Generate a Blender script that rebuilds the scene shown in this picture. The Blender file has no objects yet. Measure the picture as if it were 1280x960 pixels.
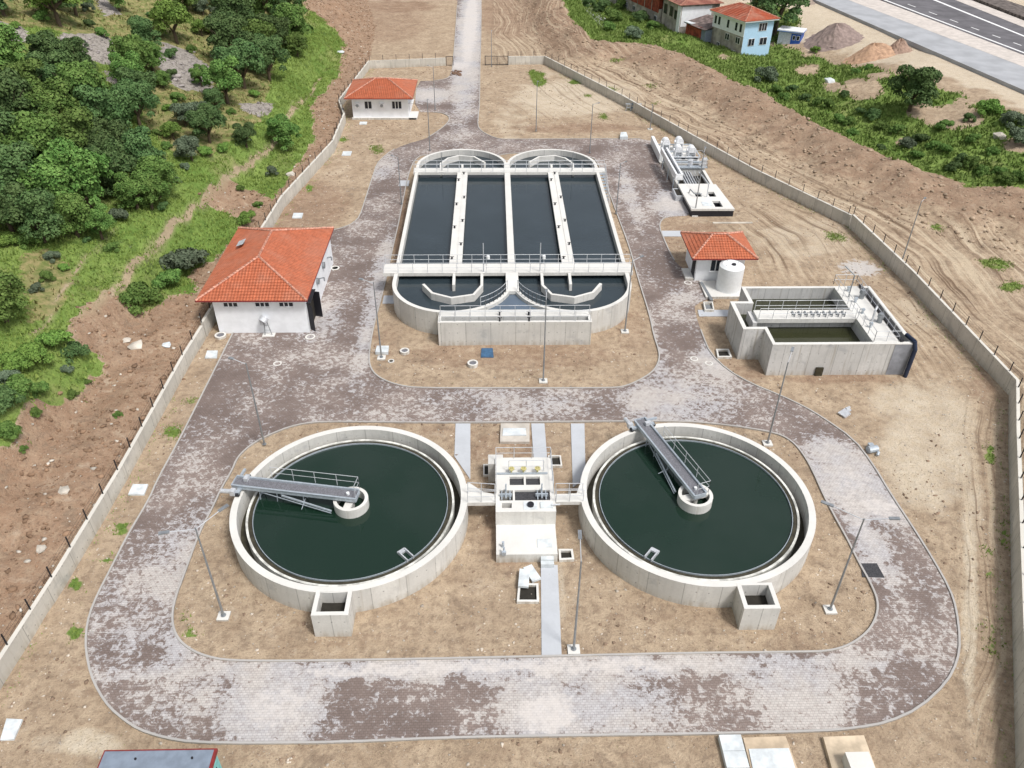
import bpy, math, random
import numpy as np
from mathutils import Vector, Matrix
from mathutils.geometry import tessellate_polygon
random.seed(7); rng = np.random.default_rng(7)
R = math.radians
scn = bpy.context.scene
C = scn.collection
# ------------------------------------------------------------------ camera
F, TH, RO, AZ, H = 996.35, .6298, -.009, -.0267, 42.7
def _site(v):
    return np.array([v[0]*math.cos(AZ)-v[1]*math.sin(AZ), v[0]*math.sin(AZ)+v[1]*math.cos(AZ), v[2]])
_r0 = _site((1, 0, 0)); _u0 = _site((0, math.sin(TH), math.cos(TH))); FW = _site((0, math.cos(TH), -math.sin(TH)))
RT = _r0*math.cos(RO)-_u0*math.sin(RO); UP = _r0*math.sin(RO)+_u0*math.cos(RO)
cam = bpy.data.cameras.new('camera'); cam.sensor_width = 36; cam.lens = F*36/1280; cam.clip_start = .5; cam.clip_end = 6000
camo = bpy.data.objects.new('camera', cam); C.objects.link(camo)
camo.matrix_world = Matrix(((RT[0], UP[0], -FW[0], 0), (RT[1], UP[1], -FW[1], 0), (RT[2], UP[2], -FW[2], H), (0, 0, 0, 1)))
scn.camera = camo
# ------------------------------------------------------------------ light
SUN_EL, SUN_AZ = R(58), R(134)          # azimuth clockwise from +y: the bright part of the cloud is behind and right
w = bpy.data.worlds.new('World'); scn.world = w; w.use_nodes = True
nt = w.node_tree; bg = nt.nodes['Background']
sky = nt.nodes.new('ShaderNodeTexSky'); sky.sky_type = 'NISHITA'; sky.sun_disc = False
sky.sun_elevation = SUN_EL; sky.sun_rotation = SUN_AZ; sky.air_density = 1.0; sky.dust_density = 3.5; sky.ozone_density = 1.0
hs = nt.nodes.new('ShaderNodeHueSaturation'); hs.inputs['Saturation'].default_value = .3
nt.links.new(sky.outputs[0], hs.inputs['Color']); nt.links.new(hs.outputs[0], bg.inputs[0]); bg.inputs[1].default_value = .135
sl = bpy.data.lights.new('sun', 'SUN'); sl.energy = 2.2; sl.angle = R(11); sl.color = (1, .965, .92)
so = bpy.data.objects.new('sun', sl); C.objects.link(so)
sd = Vector((math.sin(SUN_AZ)*math.cos(SUN_EL), math.cos(SUN_AZ)*math.cos(SUN_EL), math.sin(SUN_EL)))
so.rotation_euler = sd.to_track_quat('Z', 'Y').to_euler()
scn.view_settings.view_transform = 'Standard'; scn.view_settings.look = 'None'
scn.view_settings.exposure = 0.24; scn.view_settings.gamma = 1
# ------------------------------------------------------------------ helpers
def ray(px, py):
    X = px-640; Y = 480-py
    return RT*(X/F)+UP*(Y/F)+FW
def G(px, py, z=0.):
    d = ray(px, py); t = (z-H)/d[2]
    return (float(d[0]*t), float(d[1]*t))
def W2P(x, y, z):
    dx, dy, dz = x, y, z-H
    Z = dx*FW[0]+dy*FW[1]+dz*FW[2]; ok = Z > 3; Zs = np.where(ok, Z, 3)
    u = (dx*RT[0]+dy*RT[1]+dz*RT[2])/Zs*F; v = (dx*UP[0]+dy*UP[1]+dz*UP[2])/Zs*F
    return np.where(ok, 640+u, 640), np.where(ok, 480-v, 3000)
def vnoise(x, y, s=1., seed=0, octs=3):
    out = 0; amp = 1; tot = 0
    for o in range(octs):
        X = x/s*(2**o)+seed*17.3; Y = y/s*(2**o)+seed*9.1
        xi = np.floor(X); yi = np.floor(Y); fx = X-xi; fy = Y-yi
        fx = fx*fx*(3-2*fx); fy = fy*fy*(3-2*fy)
        def h(a, b):
            q = np.sin(a*127.1+b*311.7+seed*74.7+o*13.1)*43758.5453
            return q-np.floor(q)
        n = (h(xi, yi)*(1-fx)+h(xi+1, yi)*fx)*(1-fy)+(h(xi, yi+1)*(1-fx)+h(xi+1, yi+1)*fx)*fy
        out = out+n*amp; tot += amp; amp *= .5
    return out/tot*2-1
def sdist(x, y, poly):
    """distance to an open polyline, positive on its right hand side"""
    best = np.full(np.shape(x), 1e9); sg = np.ones(np.shape(x))
    for (a, b) in zip(poly[:-1], poly[1:]):
        ax, ay = a; bx, by = b; dx, dy = bx-ax, by-ay; L = dx*dx+dy*dy
        t = np.clip(((x-ax)*dx+(y-ay)*dy)/L, 0, 1)
        d = np.hypot(x-ax-t*dx, y-ay-t*dy); cr = (x-ax)*dy-(y-ay)*dx
        m = d < best-1e-9; best = np.where(m, d, best); sg = np.where(m, np.sign(cr), sg)
    return best*sg
def inpoly(x, y, poly):
    ins = np.zeros(np.shape(x), bool); n = len(poly)
    for i in range(n):
        x1, y1 = poly[i]; x2, y2 = poly[(i+1) % n]
        if y1 == y2: continue
        c = ((y1 > y) != (y2 > y)) & (x < (x2-x1)*(y-y1)/(y2-y1)+x1)
        ins ^= c
    return ins
def smooth(a, b, x):
    t = np.clip((x-a)/(b-a), 0, 1); return t*t*(3-2*t)
def tag(o, label=None, cat=None, group=None, kind=None):
    if label: o['label'] = label
    if cat: o['category'] = cat
    if group: o['group'] = group
    if kind: o['kind'] = kind
    return o
def thing(name, label, cat, loc=(0, 0, 0), group=None, rz=0):
    o = bpy.data.objects.new(name, None); C.objects.link(o); o.empty_display_size = .3
    o.location = loc; o.rotation_euler = (0, 0, rz)
    return tag(o, label, cat, group)
class MB:
    def __init__(s): s.v = []; s.f = []; s.uv = {}; s.sm = False
    def quad(s, *p, uv=None):
        i = len(s.v); s.v += [tuple(q) for q in p]; s.f.append(tuple(range(i, i+len(p))))
        if uv: s.uv[len(s.f)-1] = uv
        return s
    def box(s, x0, y0, z0, x1, y1, z1):
        if x0 > x1: x0, x1 = x1, x0
        if y0 > y1: y0, y1 = y1, y0
        if z0 > z1: z0, z1 = z1, z0
        i = len(s.v)
        s.v += [(x0, y0, z0), (x1, y0, z0), (x1, y1, z0), (x0, y1, z0), (x0, y0, z1), (x1, y0, z1), (x1, y1, z1), (x0, y1, z1)]
        s.f += [(i, i+3, i+2, i+1), (i+4, i+5, i+6, i+7), (i, i+1, i+5, i+4), (i+1, i+2, i+6, i+5), (i+2, i+3, i+7, i+6), (i+3, i, i+4, i+7)]
        return s
    def bar(s, p, q, w=.1, h=.1, up=(0, 0, 1)):
        p = Vector(p); q = Vector(q); d = (q-p).normalized(); up = Vector(up)
        if abs(d.dot(up)) > .98: up = Vector((0, 1, 0))
        a = d.cross(up).normalized()*(w/2); b = a.cross(d).normalized()*(h/2); i = len(s.v)
        for e in (p, q): s.v += [tuple(e-a-b), tuple(e+a-b), tuple(e+a+b), tuple(e-a+b)]
        s.f += [(i, i+1, i+2, i+3)[::-1], (i+4, i+5, i+6, i+7)] + [(i+k, i+(k+1) % 4, i+4+(k+1) % 4, i+4+k) for k in range(4)]
        return s
    def tube(s, p, q, r=.05, n=6, r2=None):
        p = Vector(p); q = Vector(q); d = (q-p).normalized(); r2 = r if r2 is None else r2
        up = Vector((0, 0, 1)) if abs(d.z) < .95 else Vector((1, 0, 0))
        a = d.cross(up).normalized(); b = a.cross(d); i = len(s.v)
        for e, rr in ((p, r), (q, r2)):
            for k in range(n):
                t = 2*math.pi*k/n; s.v.append(tuple(e+a*(rr*math.cos(t))+b*(rr*math.sin(t))))
        s.f += [tuple(range(i, i+n)), tuple(range(i+2*n-1, i+n-1, -1))] + [(i+k, i+n+k, i+n+(k+1) % n, i+(k+1) % n) for k in range(n)]
        return s
    def path(s, pts, r=.05, n=6):
        for a, b in zip(pts[:-1], pts[1:]): s.tube(a, b, r, n)
        return s
    def ring(s, c, ro, ri, z0, z1, n=96, a0=0, a1=2*math.pi, bottom=True):
        full = abs(a1-a0-2*math.pi) < 1e-6; cx, cy = c
        T = [a0+(a1-a0)*k/n for k in range(n+1)]
        for k in range(n):
            t, u = T[k], T[k+1]
            def P(r, a, z): return (cx+r*math.cos(a), cy+r*math.sin(a), z)
            L0, L1 = t*ro, u*ro
            s.quad(P(ro, t, z0), P(ro, u, z0), P(ro, u, z1), P(ro, t, z1), uv=[(L0, z0), (L1, z0), (L1, z1), (L0, z1)])
            s.quad(P(ro, t, z1), P(ro, u, z1), P(ri, u, z1), P(ri, t, z1), uv=[(L0, 0), (L1, 0), (L1, .4), (L0, .4)])
            if ri > 0: s.quad(P(ri, u, z0), P(ri, t, z0), P(ri, t, z1), P(ri, u, z1), uv=[(L1, z0), (L0, z0), (L0, z1), (L1, z1)])
            if bottom: s.quad(P(ro, u, z0), P(ro, t, z0), P(ri, t, z0), P(ri, u, z0))
        if not full:
            for t in (a0, a1):
                s.quad(*[(cx+r*math.cos(t), cy+r*math.sin(t), z) for r, z in ((ri, z0), (ro, z0), (ro, z1), (ri, z1))])
        return s
    def cyl(s, c, r, z0, z1, n=24):
        return s.tube((c[0], c[1], z0), (c[0], c[1], z1), r, n)
    def plate(s, outer, holes, z0, z1, bottom=False):
        """flat slab with holes; outlines are xy lists"""
        loops = [outer]+list(holes); vec = [[Vector((p[0], p[1], 0)) for p in L] for L in loops]
        flat = [p for L in loops for p in L]
        for t in tessellate_polygon(vec):
            tri = [flat[k] for k in t]
            a = (tri[1][0]-tri[0][0])*(tri[2][1]-tri[0][1])-(tri[1][1]-tri[0][1])*(tri[2][0]-tri[0][0])
            if a < 0: tri = tri[::-1]
            s.quad(*[(p[0], p[1], z1) for p in tri])
            if bottom: s.quad(*[(p[0], p[1], z0) for p in tri[::-1]])
        if z1-z0 > 1e-4:
            for k, L in enumerate(loops):
                ar = sum(L[i][0]*L[(i+1) % len(L)][1]-L[(i+1) % len(L)][0]*L[i][1] for i in range(len(L)))
                P = list(L) if (ar > 0) == (k == 0) else list(L)[::-1]
                u = 0
                for i in range(len(P)):
                    a, b = P[i], P[(i+1) % len(P)]; l = math.hypot(b[0]-a[0], b[1]-a[1])
                    s.quad((a[0], a[1], z0), (b[0], b[1], z0), (b[0], b[1], z1), (a[0], a[1], z1), uv=[(u, z0), (u+l, z0), (u+l, z1), (u, z1)]); u += l
        return s
    def rail(s, pts, h=1.1, sp=1.5, r=.028, mid=True):
        for a, b in zip(pts[:-1], pts[1:]):
            a = Vector(a); b = Vector(b); L = (b-a).length; n = max(1, round(L/sp)); up = Vector((0, 0, h))
            s.tube(a+up, b+up, r, 5)
            if mid: s.tube(a+up*.5, b+up*.5, r*.8, 5)
            for k in range(n+1):
                p = a+(b-a)*(k/n); s.tube(p, p+up, r, 5)
        return s
    def build(s, name, mat, parent=None, label=None, cat=None, group=None, kind=None, smooth=False, origin=None):
        if parent is not None:
            org = parent.get('_o') or tuple(parent.location); 
        else: org = origin or (0, 0, 0)
        me = bpy.data.meshes.new(name)
        V = np.array(s.v, float)-np.array(org)
        if parent is not None and parent.rotation_euler.z and not parent.get('_o'):
            a = -parent.rotation_euler.z; V = np.stack([V[:, 0]*math.cos(a)-V[:, 1]*math.sin(a), V[:, 0]*math.sin(a)+V[:, 1]*math.cos(a), V[:, 2]], 1)
        me.from_pydata(V.tolist(), [], s.f)
        uvl = me.uv_layers.new(name='UVMap'); buf = np.zeros(len(me.loops)*2)
        for k, p in enumerate(me.polygons):
            if k in s.uv: uu = s.uv[k]
            else:
                n = p.normal; uu = []
                if abs(n.z) > .7: uu = [(me.vertices[i].co.x, me.vertices[i].co.y) for i in p.vertices]
                else:
                    t = Vector((-n.y, n.x, 0)); t.normalize() if t.length > 1e-6 else None
                    uu = [(me.vertices[i].co.x*t.x+me.vertices[i].co.y*t.y, s.v[i][2]) for i in p.vertices]
            for j, li in enumerate(p.loop_indices): buf[2*li] = uu[j][0]; buf[2*li+1] = uu[j][1]
        uvl.data.foreach_set('uv', buf)
        if smooth: me.polygons.foreach_set('use_smooth', [True]*len(me.polygons))
        if mat: me.materials.append(mat)
        o = bpy.data.objects.new(name, me); C.objects.link(o)
        if parent is not None: o.parent = parent
        else: o.location = org
        o['_o'] = org
        if parent is None and kind is None and cat is None and label is None: kind = 'structure'
        return tag(o, label, cat, group, kind)
def copy_tree(o, parent=None):
    c = o.copy(); C.objects.link(c)
    if parent is not None: c.parent = parent; c.matrix_parent_inverse = Matrix()
    for ch in list(o.children): copy_tree(ch, c)
    return c
def chaikin(P, n=2, closed=True):
    P = [tuple(p) for p in P]
    for _ in range(n):
        Q = []
        m = len(P)
        for i in range(m if closed else m-1):
            a, b = P[i], P[(i+1) % m]
            Q += [(a[0]*.75+b[0]*.25, a[1]*.75+b[1]*.25), (a[0]*.25+b[0]*.75, a[1]*.25+b[1]*.75)]
        if not closed: Q = [P[0]]+Q+[P[-1]]
        P = Q
    return P
def offset(P, d, closed=True):
    """shift a polyline to its left by d"""
    n = len(P); out = []
    for i in range(n):
        a = P[(i-1) % n] if closed or i else P[i]; b = P[(i+1) % n] if closed or i < n-1 else P[i]
        dx, dy = b[0]-a[0], b[1]-a[1]; L = math.hypot(dx, dy) or 1
        out.append((P[i][0]-dy/L*d, P[i][1]+dx/L*d))
    return out
# ------------------------------------------------------------------ materials
class NT:
    def __init__(s, name):
        s.m = bpy.data.materials.new(name); s.m.use_nodes = True; s.t = s.m.node_tree
        s.b = s.t.nodes['Principled BSDF']; s.b.inputs['Specular IOR Level'].default_value = .3
    def n(s, typ, **kw):
        x = s.t.nodes.new(typ)
        for k, v in kw.items():
            if hasattr(x, k): setattr(x, k, v)
        return x
    def l(s, a, b): s.t.links.new(a, b)
    def inp(s, x, key, v):
        if v is None: return
        if isinstance(v, bpy.types.NodeSocket): s.l(v, x.inputs[key])
        else: x.inputs[key].default_value = v
    def coord(s, which='Object'):
        return s.n('ShaderNodeTexCoord').outputs[which]
    def map(s, v, scale=(1, 1, 1), rot=(0, 0, 0), loc=(0, 0, 0)):
        x = s.n('ShaderNodeMapping'); s.l(v, x.inputs[0]); x.inputs['Scale'].default_value = scale; x.inputs['Rotation'].default_value = rot; x.inputs['Location'].default_value = loc
        return x.outputs[0]
    def noise(s, v, scale=1., detail=4., rough=.55, out=0, dist=0.):
        x = s.n('ShaderNodeTexNoise'); s.l(v, x.inputs['Vector']); x.inputs['Scale'].default_value = scale; x.inputs['Detail'].default_value = detail
        x.inputs['Roughness'].default_value = rough; x.inputs['Distortion'].default_value = dist
        return x.outputs[out]
    def rng(s, v, a, b, c=0., d=1., sm=True):
        x = s.n('ShaderNodeMapRange'); x.interpolation_type = 'SMOOTHSTEP' if sm else 'LINEAR'; s.inp(x, 'Value', v)
        for k, q in zip(('From Min', 'From Max', 'To Min', 'To Max'), (a, b, c, d)): x.inputs[k].default_value = q
        return x.outputs[0]
    def mix(s, f, a, b, blend='MIX'):
        x = s.n('ShaderNodeMix'); x.data_type = 'RGBA'; x.blend_type = blend
        s.inp(x, 0, f)
        for k, v in ((6, a), (7, b)):
            if isinstance(v, (tuple, list)): v = (*v[:3], 1)
            s.inp(x, k, v)
        return x.outputs[2]
    def math(s, op, a, b=None, c=None):
        x = s.n('ShaderNodeMath'); x.operation = op; s.inp(x, 0, a); s.inp(x, 1, b); s.inp(x, 2, c)
        return x.outputs[0]
    def attr(s, name, out='Color'):
        x = s.n('ShaderNodeAttribute'); x.attribute_name = name; return x.outputs[out]
    def sep(s, c):
        x = s.n('ShaderNodeSeparateColor'); s.l(c, x.inputs[0]); return x.outputs
    def sepv(s, c):
        x = s.n('ShaderNodeSeparateXYZ'); s.l(c, x.inputs[0]); return x.outputs
    def bump(s, h, strength=.3, dist=.05):
        x = s.n('ShaderNodeBump'); s.l(h, x.inputs['Height']); x.inputs['Strength'].default_value = strength; x.inputs['Distance'].default_value = dist
        s.l(x.outputs[0], s.b.inputs['Normal']); return x
    def col(s, c): s.inp(s.b, 'Base Color', (*c, 1) if isinstance(c, tuple) else c)
    def done(s, rough=.8, metal=0.):
        s.inp(s.b, 'Roughness', rough); s.b.inputs['Metallic'].default_value = metal; return s.m
def mat_plain(name, c, rough=.6, metal=0., var=.15, sc=3., spec=.3):
    N = NT(name); n = N.noise(N.coord(), sc, 4)
    N.col(N.mix(N.rng(n, .3, .7), tuple(x*(1-var) for x in c), tuple(min(1, x*(1+var)) for x in c))); N.b.inputs['Specular IOR Level'].default_value = spec
    return N.done(rough, metal)
def mat_concrete(name, c=(.5, .49, .46), joints=True, stain=.35, jl=2.4, warm=(.36, .3, .22)):
    N = NT(name); uv = N.coord('UV'); ob = N.coord('Object')
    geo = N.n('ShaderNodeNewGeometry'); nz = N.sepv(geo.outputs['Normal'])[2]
    vert = N.rng(N.math('ABSOLUTE', nz), .5, .6, 1, 0)
    big = N.noise(ob, .5, 5, .6); fine = N.noise(ob, 6., 5, .65)
    streak = N.noise(N.map(uv, (1.6, .25, 1)), 1.5, 5, .6)
    col = N.mix(N.rng(big, .3, .7), tuple(x*.88 for x in c), tuple(min(1, x*1.08) for x in c))
    col = N.mix(N.math('MULTIPLY', N.rng(fine, .35, .75), .35), col, tuple(x*.72 for x in c))
    st = N.math('MULTIPLY', N.math('MULTIPLY', N.rng(streak, .5, .72), vert), stain)
    col = N.mix(st, col, tuple(x*.55 for x in c))
    # damp earth splash near the foot
    v = N.sepv(uv)[1]; foot = N.math('MULTIPLY', N.math('MULTIPLY', N.rng(v, .0, .7, .8, 0), vert), N.rng(streak, .35, .65))
    col = N.mix(foot, col, warm)
    if joints:
        u = N.sepv(uv)[0]
        fr = N.math('ABSOLUTE', N.math('SUBTRACT', N.math('FRACT', N.math('DIVIDE', u, jl)), .5))
        j = N.math('MULTIPLY', N.rng(fr, .004, .017, 1, 0), vert)
        pan = N.n('ShaderNodeTexWhiteNoise'); pan.noise_dimensions = '1D'; N.l(N.math('FLOOR', N.math('ADD', N.math('DIVIDE', u, jl), .5)), pan.inputs['W'])
        col = N.mix(N.math('MULTIPLY', N.rng(pan.outputs[0], .0, 1., 0, .42, sm=False), vert), col, tuple(x*.7 for x in c))
        col = N.mix(N.math('MULTIPLY', j, .65), col, tuple(x*.35 for x in c))
        # formwork tie holes
        a = N.math('ABSOLUTE', N.math('SUBTRACT', N.math('FRACT', N.math('DIVIDE', u, .8)), .5)); b = N.math('ABSOLUTE', N.math('SUBTRACT', N.math('FRACT', N.math('DIVIDE', v, .95)), .5))
        d = N.math('ADD', N.math('POWER', N.math('MULTIPLY', a, .8), 2.), N.math('POWER', N.math('MULTIPLY', b, .95), 2.))
        col = N.mix(N.math('MULTIPLY', N.math('MULTIPLY', N.rng(d, .0015, .0045, 1, 0), N.math('MULTIPLY', vert, N.rng(big, .4, .6))), .7), col, tuple(x*.3 for x in c))
    pt = N.noise(N.map(uv, (.35, .5, 1)), 1., 5, .65); col = N.mix(N.math('MULTIPLY', N.math('MULTIPLY', N.rng(pt, .56, .66), vert), .45), col, tuple(x*q for x, q in zip(c, (.52, .54, .58))))
    drip = N.noise(N.map(uv, (3.2, .08, 1)), 1., 4, .7); col = N.mix(N.math('MULTIPLY', N.math('MULTIPLY', N.rng(drip, .55, .7), vert), stain), col, tuple(x*q for x, q in zip(c, (.55, .5, .42))))
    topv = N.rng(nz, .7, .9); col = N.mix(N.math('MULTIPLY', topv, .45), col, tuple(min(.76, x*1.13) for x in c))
    N.col(col); N.bump(fine, .25, .02)
    return N.done(.85)
M = {}
M['conc'] = mat_concrete('concrete', (.63, .62, .59))
M['conc_old'] = mat_concrete('stained_concrete', (.58, .575, .565), stain=.8)
M['grate_dark'] = mat_plain('dark_grating', (.06, .06, .065), .6, .2, .3, 10)
M['conc_white'] = mat_concrete('pale_concrete', (.64, .63, .6), joints=False, stain=.35)
M['wallconc'] = mat_concrete('boundary_wall_concrete', (.6, .575, .52), jl=3.0, stain=.45)
M['galv'] = mat_plain('galvanised_steel', (.44, .49, .54), .45, .35, .12, 5)
M['grate'] = mat_plain('walkway_grating', (.2, .2, .22), .6, .3, .3, 12)
M['rail'] = mat_plain('painted_rail', (.55, .57, .6), .45, .3, .08)
M['steel'] = mat_plain('stainless_steel', (.55, .57, .6), .4, .25, .12, 4)
M['black'] = mat_plain('black_paint', (.02, .02, .025), .5)
M['bluedark'] = mat_plain('dark_blue_pipe', (.02, .03, .06), .4)
M['polem'] = mat_plain('lamp_post_steel', (.3, .32, .34), .45, .5)
M['plaster'] = mat_plain('white_plaster', (.8, .82, .85), .8, 0, .05, 1.2)
M['glass'] = mat_plain('dark_glass', (.02, .025, .035), .15, 0, .1, 1, .5)
M['frame'] = mat_plain('window_frame', (.75, .76, .78), .4)
M['whitep'] = mat_plain('white_polyethylene', (.74, .76, .77), .4, 0, .04)
M['cover'] = mat_plain('pale_cover', (.6, .64, .66), .6, 0, .16, 1.5)
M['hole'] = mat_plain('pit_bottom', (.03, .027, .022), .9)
M['slate'] = mat_plain('grey_roof_felt', (.2, .24, .3), .6, 0, .12, 2)
M['maroon'] = mat_plain('maroon_trim', (.22, .03, .03), .5)
M['cyan'] = mat_plain('turquoise_wall', (.2, .5, .5), .6)
M['yellow'] = mat_plain('faded_yellow_paint', (.5, .45, .2), .6)
M['bluecover'] = mat_plain('blue_plate', (.05, .12, .22), .5, 0, .2)
M['stone'] = mat_plain('stone', (.5, .46, .4), .9, 0, .3, .8)
M['rust'] = mat_plain('rusty_sheet', (.27, .06, .035), .8, 0, .45, 1.2)
M['blueplaster'] = mat_plain('light_blue_plaster', (.42, .62, .8), .8, 0, .05)
M['oldplaster'] = mat_plain('old_grey_plaster', (.36, .33, .29), .9, 0, .35, .6)
M['bark'] = mat_plain('bark', (.1, .075, .05), .9, 0, .3, 3)
M['scum'] = mat_plain('weir_concrete', (.6, .6, .56), .7, 0, .35, 1.5)
M['wet_and_reflection'] = mat_plain('wet_channel_and_reflection', (.05, .045, .03), .4, 0, .3, 2)  # wet channel colour, also used for the painted reflection ring
def mat_water(name, c, rough=.04, bump=.06, sc=1.2, c2=None):
    N = NT(name); ob = N.coord('Object'); n = N.noise(N.map(ob, (1, 2.4, 1)), sc, 3, .5); b = N.noise(ob, .12, 3)
    N.col(N.mix(N.rng(b, .35, .65), c, c2 or tuple(x*1.25 for x in c))); N.bump(n, bump, .03); N.b.inputs['IOR'].default_value = 1.5
    N.b.inputs['Specular IOR Level'].default_value = .5
    return N.done(rough)
M['water_slate'] = mat_water('tank_water', (.032, .046, .056), .05, .4, 1.6, (.024, .036, .044))
M['water_green'] = mat_water('clarifier_water', (.008, .024, .015), .03, .16, 1.1, (.015, .03, .022))
M['water_olive'] = mat_water('olive_water', (.03, .032, .016), .05, .08)
def mat_roof(name, c=(.5, .15, .075), pale=.15):
    N = NT(name); uv = N.coord('UV'); ob = N.coord(); s = N.sepv(uv)
    n = N.noise(ob, 2.2, 4); big = N.noise(ob, .4, 3)
    cell = N.n('ShaderNodeTexWhiteNoise'); cell.noise_dimensions = '2D'
    cv = N.n('ShaderNodeCombineXYZ'); N.l(N.math('FLOOR', N.math('DIVIDE', s[0], .3)), cv.inputs[0]); N.l(N.math('FLOOR', N.math('DIVIDE', s[1], .36)), cv.inputs[1]); N.l(cv.outputs[0], cell.inputs['Vector'])
    col = N.mix(N.rng(n, .3, .7), tuple(x*.85 for x in c), tuple(x*1.12 for x in c))
    col = N.mix(N.math('MULTIPLY', cell.outputs[0], .28), col, tuple(x*.6 for x in c))
    col = N.mix(N.math('MULTIPLY', N.rng(big, .42, .66), pale+.15), col, (.46, .24, .17)); gr_ = N.noise(N.map(uv, (2.5, .35, 1)), 1., 5, .7); col = N.mix(N.math('MULTIPLY', N.rng(gr_, .5, .72), .4), col, (.27, .1, .06))
    rib = N.math('SINE', N.math('MULTIPLY', s[0], 2*math.pi/.3))
    col = N.mix(N.math('MULTIPLY', N.rng(rib, -1., -.3, 1, 0), .35), col, tuple(x*.45 for x in c))
    N.col(col); N.bump(rib, .8, .03)
    return N.done(.65)
M['tile'] = mat_roof('clay_tile_roof'); M['tile_old'] = mat_roof('weathered_tile_roof', (.42, .1, .05), .5)
M['ridge'] = mat_plain('mortared_ridge_tile', (.52, .27, .2), .85, 0, .4, 4)
def mat_leaf(name, c1, c2, c3):
    N = NT(name); ob = N.coord(); inf = N.n('ShaderNodeObjectInfo'); n = N.noise(ob, 2.2, 3); f = N.noise(ob, 11., 2)
    col = N.mix(N.rng(n, .35, .65), c1, c2); col = N.mix(N.math('MULTIPLY', N.rng(f, .5, .7), .55), col, c3)
    h = N.n('ShaderNodeHueSaturation'); N.l(N.math('MULTIPLY_ADD', inf.outputs['Random'], .03, .48), h.inputs['Hue']); N.l(N.math('MULTIPLY_ADD', inf.outputs['Random'], .55, .85), h.inputs['Value']); N.l(col, h.inputs['Color'])
    N.col(h.outputs[0]); N.b.inputs['Roughness'].default_value = .7; N.b.inputs['Specular IOR Level'].default_value = .15
    return N.done(.75)
M['leaf'] = mat_leaf('oak_leaves', (.06, .125, .028), (.115, .2, .05), (.19, .27, .08))
M['leafdark'] = mat_leaf('dark_leaves', (.045, .09, .03), (.085, .145, .05), (.14, .2, .08))
M['leaflight'] = mat_leaf('light_green_leaves', (.09, .17, .035), (.14, .235, .05), (.18, .27, .07))
M['leafgrey'] = mat_leaf('grey_green_leaves', (.07, .1, .06), (.12, .16, .1), (.2, .24, .17))
M['grassb'] = mat_leaf('grass_blades', (.13, .21, .045), (.19, .27, .06), (.26, .28, .1))
# ------------------------------------------------------------------ terrain
WL = [(-29.6, 0), (-29.45, 28), (-28.9, 36), (-28.55, 46), (-28.5, 61.4), (-28.2, 69.7), (-27.1, 97.7), (-23.9, 118.2), (-24.1, 131.5), (-26.2, 139.5), (-24.3, 164.8)]
WR = [(16.5, 0), (22.1, 10.5), (28.5, 22.4), (31.6, 28.1), (42.3, 49.1), (46.1, 56.2), (45.6, 76.5), (44.4, 91.5), (36.5, 107.), (30.7, 121.1), (22.6, 141.6), (10.4, 168.3)]
WLe = WL+[(-27, 200), (-34, 240), (-50, 300), (-90, 420)]
WRe = WR+[(6, 200), (4, 260), (0, 420)]
LIP = [G(px, py, 3.) for px, py in [(1900, 420), (1500, 300), (1280, 240), (1150, 212), (1085, 186), (1015, 152), (960, 122), (892, 86), (845, 65), (803, 52), (770, 52), (740, 48), (712, 20), (690, -30)]]
HX = [0, 1.2, 6.5, 8.8, 11, 20, 40, 60, 90, 160, 400]; HY = [1.2, 1.3, 2.0, 4.8, 5.5, 8.3, 16, 24, 36, 55, 80]
def parts(x, y):
    return -sdist(x, y, WLe), sdist(x, y, WRe), sdist(x, y, LIP)
def terr(x, y, P=None):
    x = np.asarray(x, float); y = np.asarray(y, float)
    dL, dR, e = P if P is not None else parts(x, y)
    far = y > 167.5
    kL = np.where(far, smooth(0, 9, dL), smooth(.3, .55, dL)); kR = np.where(far, smooth(0, 9, dR), smooth(.3, .55, dR))
    hl = np.interp(dL, HX, HY)*np.where(far, smooth(0, 25, dL)*.6+.4, 1)
    hl = hl+smooth(14, 40, dL)*vnoise(x, y, 17, 3)*1.7
    bank = .8+2.2*smooth(-15, -1, e)+smooth(-15, -8, e)*vnoise(x, y, 6, 9, 4)*1.2
    e2 = e-np.where(e > 8, 1, 0)*np.minimum(e-8, 16*smooth(150, 172, y))
    rav = np.interp(e2, [0, 4.5, 7, 13, 18, 24, 30, 36, 400], [3, .2, -1.4, -2, -1, .8, 2.2, 2.8, 3.2])+smooth(16, 22, e)*(1-smooth(30, 36, e))*vnoise(x, y, 8, 4)*1.1
    hr = np.where(e > 0, rav, bank)
    z = kL*hl+kR*hr*(1-kL)
    out = np.maximum(kL, kR)
    rough = out*(1-smooth(30, 36, e)*(dR > 0))
    z = z+rough*(vnoise(x, y, 5, 1)*.22+vnoise(x, y, 1.5, 2, 2)*.13)
    z = z+kL*smooth(1.5, 4, dL)*(1-smooth(10, 14, dL))*(vnoise(x, y, 3.2, 12, 3)*.75+vnoise(x, y, 1.1, 13, 3)*.3)
    z = z+kL*smooth(165, 172, y)*(1-smooth(25, 40, dL))*(vnoise(x, y, 9, 15, 4)*1.3)*smooth(2, 6, dL)
    z = z+(1-out)*vnoise(x, y, 2.2, 6, 3)*.035
    return z
def hit(px, py):
    d = ray(px, py); ts = np.linspace(10, (H+4)/-d[2], 700)
    X, Y, Z = d[0]*ts, d[1]*ts, H+d[2]*ts
    T = terr(X, Y); k = np.argmax(Z < T)
    if k == 0: k = 699
    a = (Z[k-1]-T[k-1]); b = (T[k]-Z[k]); t = ts[k-1]+(ts[k]-ts[k-1])*a/max(a+b, 1e-6)
    return float(d[0]*t), float(d[1]*t), float(H+d[2]*t)
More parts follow.
